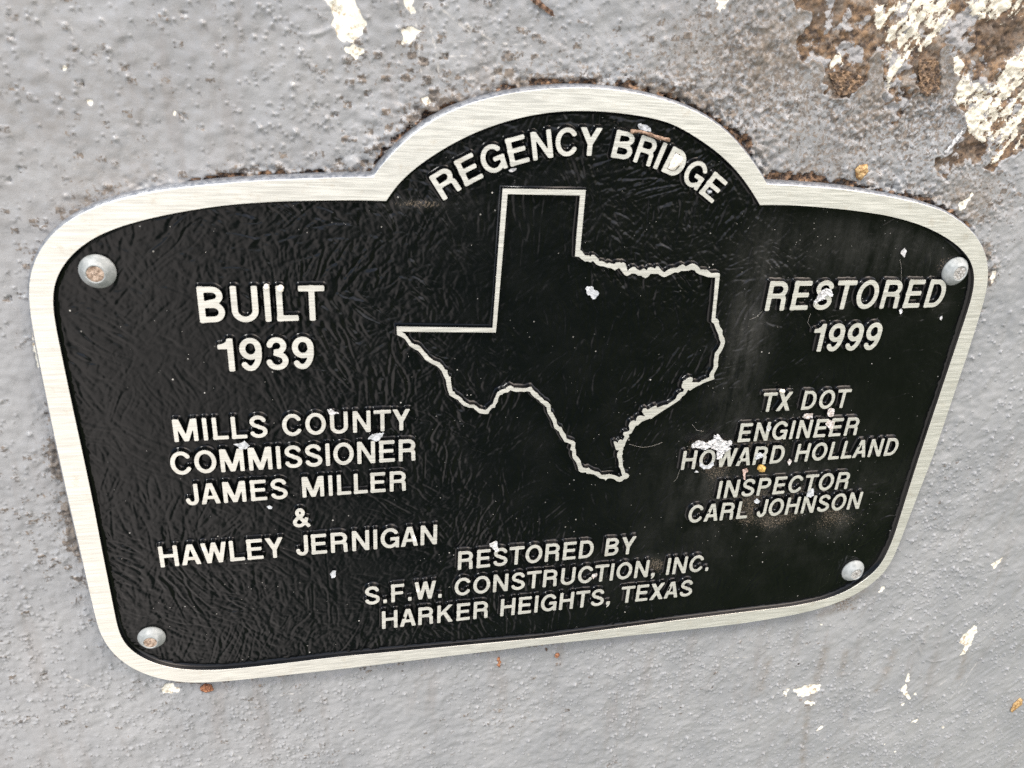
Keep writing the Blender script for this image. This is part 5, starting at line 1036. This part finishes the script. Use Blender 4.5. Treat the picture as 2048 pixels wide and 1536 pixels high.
HEAD = [(5.05, -.3), (5.55, .25), (5.72, .7), (5.66, 1.05), (5.35, 1.5), (4.7, 2.3), (3.9, 3.2), (3.25, 3.85), (3.0, 4.02), (2.78, 4.02), (2.66, 3.72)]
for k, (u, v_, sc, hgt) in enumerate(((-159.9, -31.6, .98, 1.0), (-162.6, -183.2, .92, .95), (164.6, -33.9, 1.06, .95), (158.4, -186.6, 1.05, .95))):
    pv, pf = lathe(HEAD)
    rng = np.random.default_rng(60 + k)
    pv = [W(u + x * sc, v_ + y * sc, FIELD + w * hgt) for x, y, w in pv]
    s = mesh_obj('screw', pv, pf[:-1], [M_ZINC], None, plaque)
    tip = []
    tf = []
    rings, nn = 7, 30
    for r in range(rings):
        for q in range(nn):
            a = 2 * math.pi * q / nn
            rr = 2.74 * r / (rings - 1)
            tip.append(W(u + rr * math.cos(a) * sc, v_ + rr * math.sin(a) * sc, FIELD + (3.78 + (rng.uniform(-.16, .2) if r < rings - 1 else -.06)) * hgt))
    for r in range(rings - 1):
        for q in range(nn):
            tf.append((r * nn + q, r * nn + (q + 1) % nn, (r + 1) * nn + (q + 1) % nn, (r + 1) * nn + q)[::-1])
    t = mesh_obj('screw_tip', tip, tf, [M_TIP if k < 2 else M_TIP_GREY], None, s)
    if k == 0:
        t['label'] = 'rust-orange broken screw centre'


# ------------------------------------------------------------------ loose bits: paint flakes, husks, a twig
def flake(name, poly, w, mat, label, cat, group=None, thick=.22, curl=.35, rough=.12, rag=.16, seed=0, step=.42, dome=0.0):
    """a crumpled flake: outline traced in mm, real thickness, a slight curl"""
    rng = np.random.default_rng(seed)
    P = np.asarray(poly, float)
    if ((P[:, 0] * np.roll(P[:, 1], -1)) - (P[:, 1] * np.roll(P[:, 0], -1))).sum() < 0:
        P = P[::-1]
    B = resample(np.r_[P, P[:1]], step)[:-1]
    B = B + rng.normal(0, rag * .45, B.shape)
    lo, hi = B.min(0), B.max(0)
    cen = B.mean(0)
    gx, gy = np.meshgrid(np.arange(lo[0], hi[0], step), np.arange(lo[1], hi[1], step))
    I = np.c_[gx.ravel(), gy.ravel()] + rng.uniform(-.12, .12, (gx.size, 2))
    if len(I):
        I = I[poly_sdf(I[:, 0], I[:, 1], B) < -step * .45]
    pts = np.r_[B, I]
    nb = len(B)
    vo, eo, fo = delaunay_2d_cdt([Vector(p) for p in pts], [(i, (i + 1) % nb) for i in range(nb)], [], 0, 1e-5)[:3]
    vo = np.array([tuple(q) for q in vo]); fo = np.array(fo)
    fo = fo[inside(vo[fo].mean(1), [B])]
    a = rng.uniform(0, math.pi)
    q = (vo - cen)
    size = max(hi - lo)
    along = (q[:, 0] * math.cos(a) + q[:, 1] * math.sin(a)) / (size * .5)
    edge = np.clip(1 + poly_sdf(vo[:, 0], vo[:, 1], B) / (size * .25), 0, 1)
    z = w + thick + curl * along ** 2 + rng.normal(0, rough, len(vo)) + dome * (1 - edge ** 2)
    z += .5 * curl * np.sin(q[:, 0] * 2.1 + seed) * np.cos(q[:, 1] * 1.7 + seed)
    n = len(vo)
    V = [W(x, y, zz) for (x, y), zz in zip(vo, z)] + [W(x, y, (zz - thick) if not dome else w - .1) for (x, y), zz in zip(vo, z)]
    Fc, cnt = [], {}
    for t in fo:
        t = [int(k) for k in t]
        A_, B_, C_ = vo[t[0]], vo[t[1]], vo[t[2]]
        if (B_[0] - A_[0]) * (C_[1] - A_[1]) - (B_[1] - A_[1]) * (C_[0] - A_[0]) < 0:
            t = t[::-1]
        Fc.append(tuple(t))
        Fc.append(tuple(k + n for k in t[::-1]))
        for i in range(3):
            e_ = (t[i], t[(i + 1) % 3])
            cnt[e_] = 1
    for (i, j) in list(cnt):
        if (j, i) not in cnt:
            Fc.append((j, i, i + n, j + n))
    o = mesh_obj(name, V, Fc, [mat], None, None, smooth=dome > 0)
    tag(o, label, cat, group)
    return o


GP = 'pale paint flakes caught on the plaque'
FL = {
    'map': ('paint_flake', M_PALE, 'light grey two-lobed paint flake lying inside the state outline', GP, {'curl': .15, 'rough': .05}),
    'mills': ('paint_flake', M_PALE, 'grey paint flake between the county line and the first M pair of the commissioner line', GP, {'rough': .05}),
    'ner': ('paint_flake', M_PALE, 'pale leaf-shaped paint flake resting above the letters NE of the commissioner line', GP, {'rough': .05}),
    'countyu': ('paint_flake', M_WHITE, 'small white paint curl on the top of the U in COUNTY', GP, {}),
    'james': ('paint_flake', M_PALE, 'tiny grey flake on black just above and left of the ampersand', GP, {'rough': .05}),
    'jern': ('paint_flake', M_PALE, 'small ragged grey flake alone on black between the lower left name and S.F.W.', GP, {'rough': .05}),
    'how': ('paint_flake', M_WHITE, 'largest crumpled white paint flake, over the name below ENGINEER', GP, {'thick': .3, 'curl': .9, 'rough': .3}),
    'howo': ('paint_flake', M_PALE, 'curved grey scrap on the first letter O below the largest white flake', GP, {'rough': .05}),
    'rests': ('paint_flake', M_WHITE, 'crumpled white flake across the S of the larger RESTORED', GP, {'thick': .3, 'curl': .6, 'rough': .22}),
    'dot1': ('paint_flake', M_TAN, 'white and tan flake above the second N of ENGINEER', GP, {}),
    'dot2': ('paint_flake', M_TAN, 'pinkish tan flake hanging under the O of DOT', GP, {}),
    'eer': ('paint_flake', M_TAN, 'rust-stained flake bridging the two last E letters of ENGINEER', GP, {}),
    'engn': ('paint_flake', M_PALE, 'small grey flake on the first N of ENGINEER', GP, {}),
    'ardr': ('paint_flake', M_PALE, 'grey flake on a letter R just above the golden yellow crumb', GP, {}),
    'inst': ('paint_flake', M_PALE, 'pale grey flake below the T of INSPECTOR, above the H of the line under it', GP, {'rough': .05}),
    'insp': ('paint_flake', M_PALE, 'grey flake below the P of INSPECTOR, left of the J', GP, {}),
    'dh': ('paint_flake', M_TAN, 'small tan flake in the gap between the two names below ENGINEER', GP, {}),
    'ho': ('paint_flake', M_WHITE, 'tiny white flake on black below the largest white flake, under letters H and O', GP, {'rough': .05}),
    'byS': ('paint_flake', M_WHITE, 'white lumpy flake on top of the S of RESTORED BY', GP, {'curl': .6, 'rough': .15}),
    'twigf': ('paint_flake', M_PALE, 'grey flake tucked behind the twig above BRIDGE', GP, {'rough': .05}),
    'gbit': ('paint_flake', M_WHITE, 'small white flake below the G and E of REGENCY', GP, {'rough': .05}),
    'cti': ('paint_flake', M_TAN, 'tan flake wedged between the C and T of CONSTRUCTION', GP, {}),
    'tr': ('paint_flake', M_WHITE, 'small white flake on black above the larger RESTORED', GP, {'rough': .05}),
    'rleg': ('paint_flake', M_WHITE, 'white fleck hanging under the second R of the larger RESTORED', GP, {'rough': .05}),
    'rd': ('paint_flake', M_WHITE, 'narrow white fleck below the final D of the larger RESTORED', GP, {'rough': .05}),
    'ebit': ('paint_flake', M_PALE, 'pale bit lodged in the last E of BRIDGE', GP, {'dome': .5}),
    'xbit': ('crumb', M_CREAM, 'cream crumb on the top left of the X in TX', 'dried crumbs stuck on the letters', {'dome': .7}),
    'dcream': ('crumb', M_CREAM, 'large cream and yellow dropping filling the D of BRIDGE', 'dried crumbs stuck on the letters', {'dome': 1.0, 'rough': .1}),
    'butterl': ('crumb', M_CREAM, 'cream and orange crust on the top of the L in BUILT', 'dried crumbs stuck on the letters', {'dome': .8}),
    'butteri': ('crumb', M_CREAM, 'brownish cream crust on the top of the I in BUILT', 'dried crumbs stuck on the letters', {'dome': .6}),
    'gold': ('crumb', M_GOLD, 'golden yellow crumb on the black field above the word INSPECTOR', None, {'dome': 1.3, 'rough': .12}),
    'pink': ('husk', M_PINK, 'pink curled husk left of the golden crumb', None, {'curl': .5}),
}
for k, (key, hgt, poly) in enumerate(DATA['fl']):
    nm, mt, lb, gp, kw = FL[key]
    flake(nm, poly, hgt, mt, lb, 'crumb' if nm == 'crumb' else 'husk' if nm == 'husk' else 'paint flake', gp, seed=100 + k, **kw)

WF = {
    'husk': ('dried_husk', M_HUSK, 'amber dried husk stuck at the right shoulder edge of the plaque', 'husk', None, {'dome': 1.8, 'rough': .2}),
    'seed1': ('seed', M_RUST, 'long orange-brown seed on the wall below the plaque', 'seed', 'brown seeds below the plaque', {'dome': .8}),
    'seed2': ('seed', M_RUST, 'slanted red-brown seed on the wall below TEXAS', 'seed', 'brown seeds below the plaque', {'dome': .7}),
    'seed3': ('seed', M_BARK, 'smallest dark seed touching the lower rim of the plaque', 'seed', 'brown seeds below the plaque', {'dome': .5}),
    'redlump': ('rust_flake', M_RUST, 'red-brown rust lump under the lower left corner of the rim', 'rust flake', None, {'dome': 1.0, 'rough': .15}),
    'orange': ('bark_chip', M_HUSK, 'orange bark sliver on the bare grey wall at far lower right', 'bark chip', None, {'dome': .9}),
    'bark': ('bark_scale', M_BARK, 'dark brown curled bark scale at the top edge above the arch', 'bark scale', None, {'curl': 1.2, 'thick': .3}),
    'curl': ('paint_curl', M_WHITE, 'thin white lip of torn paint beside the rusty peeled patch', 'paint curl', None, {'curl': .7, 'thick': .3}),
}
for k, (key, hgt, poly) in enumerate(DATA['wf']):
    nm, mt, lb, ct, gp, kw = WF[key]
    flake(nm, poly, WALL + hgt, mt, lb, ct, gp, seed=200 + k, **kw)


M_SCALE = mat_simple('rusted_paint_scale', (0.065, 0.045, 0.032), (0.27, 0.175, 0.10), 1.8, .85, .4)
for k, (di, lb) in enumerate(((2, 'brown lifted rust scale at the lower left of the peeled patch'), (3, 'rounded brown rust scale beside the cream undercoat, left of the torn paint edge'))):
    flake('rust_scale', DATA['dark'][di], WALL - .1, M_SCALE, lb, 'rust scale', 'rust scales lifting from the wall', thick=.45, curl=.7, rough=.22, rag=.35, seed=300 + k, step=.6)


def tube(paths, radius, mat, name, n=8, w=None, wob=0.0, seed=0):
    rng = np.random.default_rng(seed)
    V, Fc = [], []
    for P in paths:
        P = np.asarray(P, float)
        Q = smooth_open(resample(P, .8), 2) if len(resample(P, .8)) > 12 else resample(P, .8)
        k = len(Q)
        base = len(V)
        t = np.gradient(Q, axis=0)
        t /= (np.hypot(t[:, 0], t[:, 1])[:, None] + 1e-9)
        for i in range(k):
            r = radius * (1 + wob * rng.uniform(-1, 1))
            if wob and i in (0, 1, k - 1, k - 2):
                r *= 1.2
            nx, ny = -t[i, 1], t[i, 0]
            for a in range(n):
                an = 2 * math.pi * a / n
                V.append(W(Q[i, 0] + nx * r * math.cos(an), Q[i, 1] + ny * r * math.cos(an), w + r * math.sin(an)))
        for i in range(k - 1):
            for a in range(n):
                b_ = (a + 1) % n
                Fc.append((base + i * n + a, base + i * n + b_, base + (i + 1) * n + b_, base + (i + 1) * n + a))
        Fc.append(tuple(base + a for a in range(n))[::-1])
        Fc.append(tuple(base + (k - 1) * n + a for a in range(n)))
    return mesh_obj(name, V, Fc, [mat], None)


tag(tube([DATA['tw']], .55, M_TWIG, 'twig', w=.75, wob=.22, seed=5), 'brown twig lying across the tops of the letters R and I of BRIDGE', 'twig')
tag(tube(DATA['hair'], .026, M_WEB, 'cobweb_strands', n=5, w=-1.55), 'thin pale cobweb strands stretched over the right half of the black field', 'cobweb', kind='stuff')
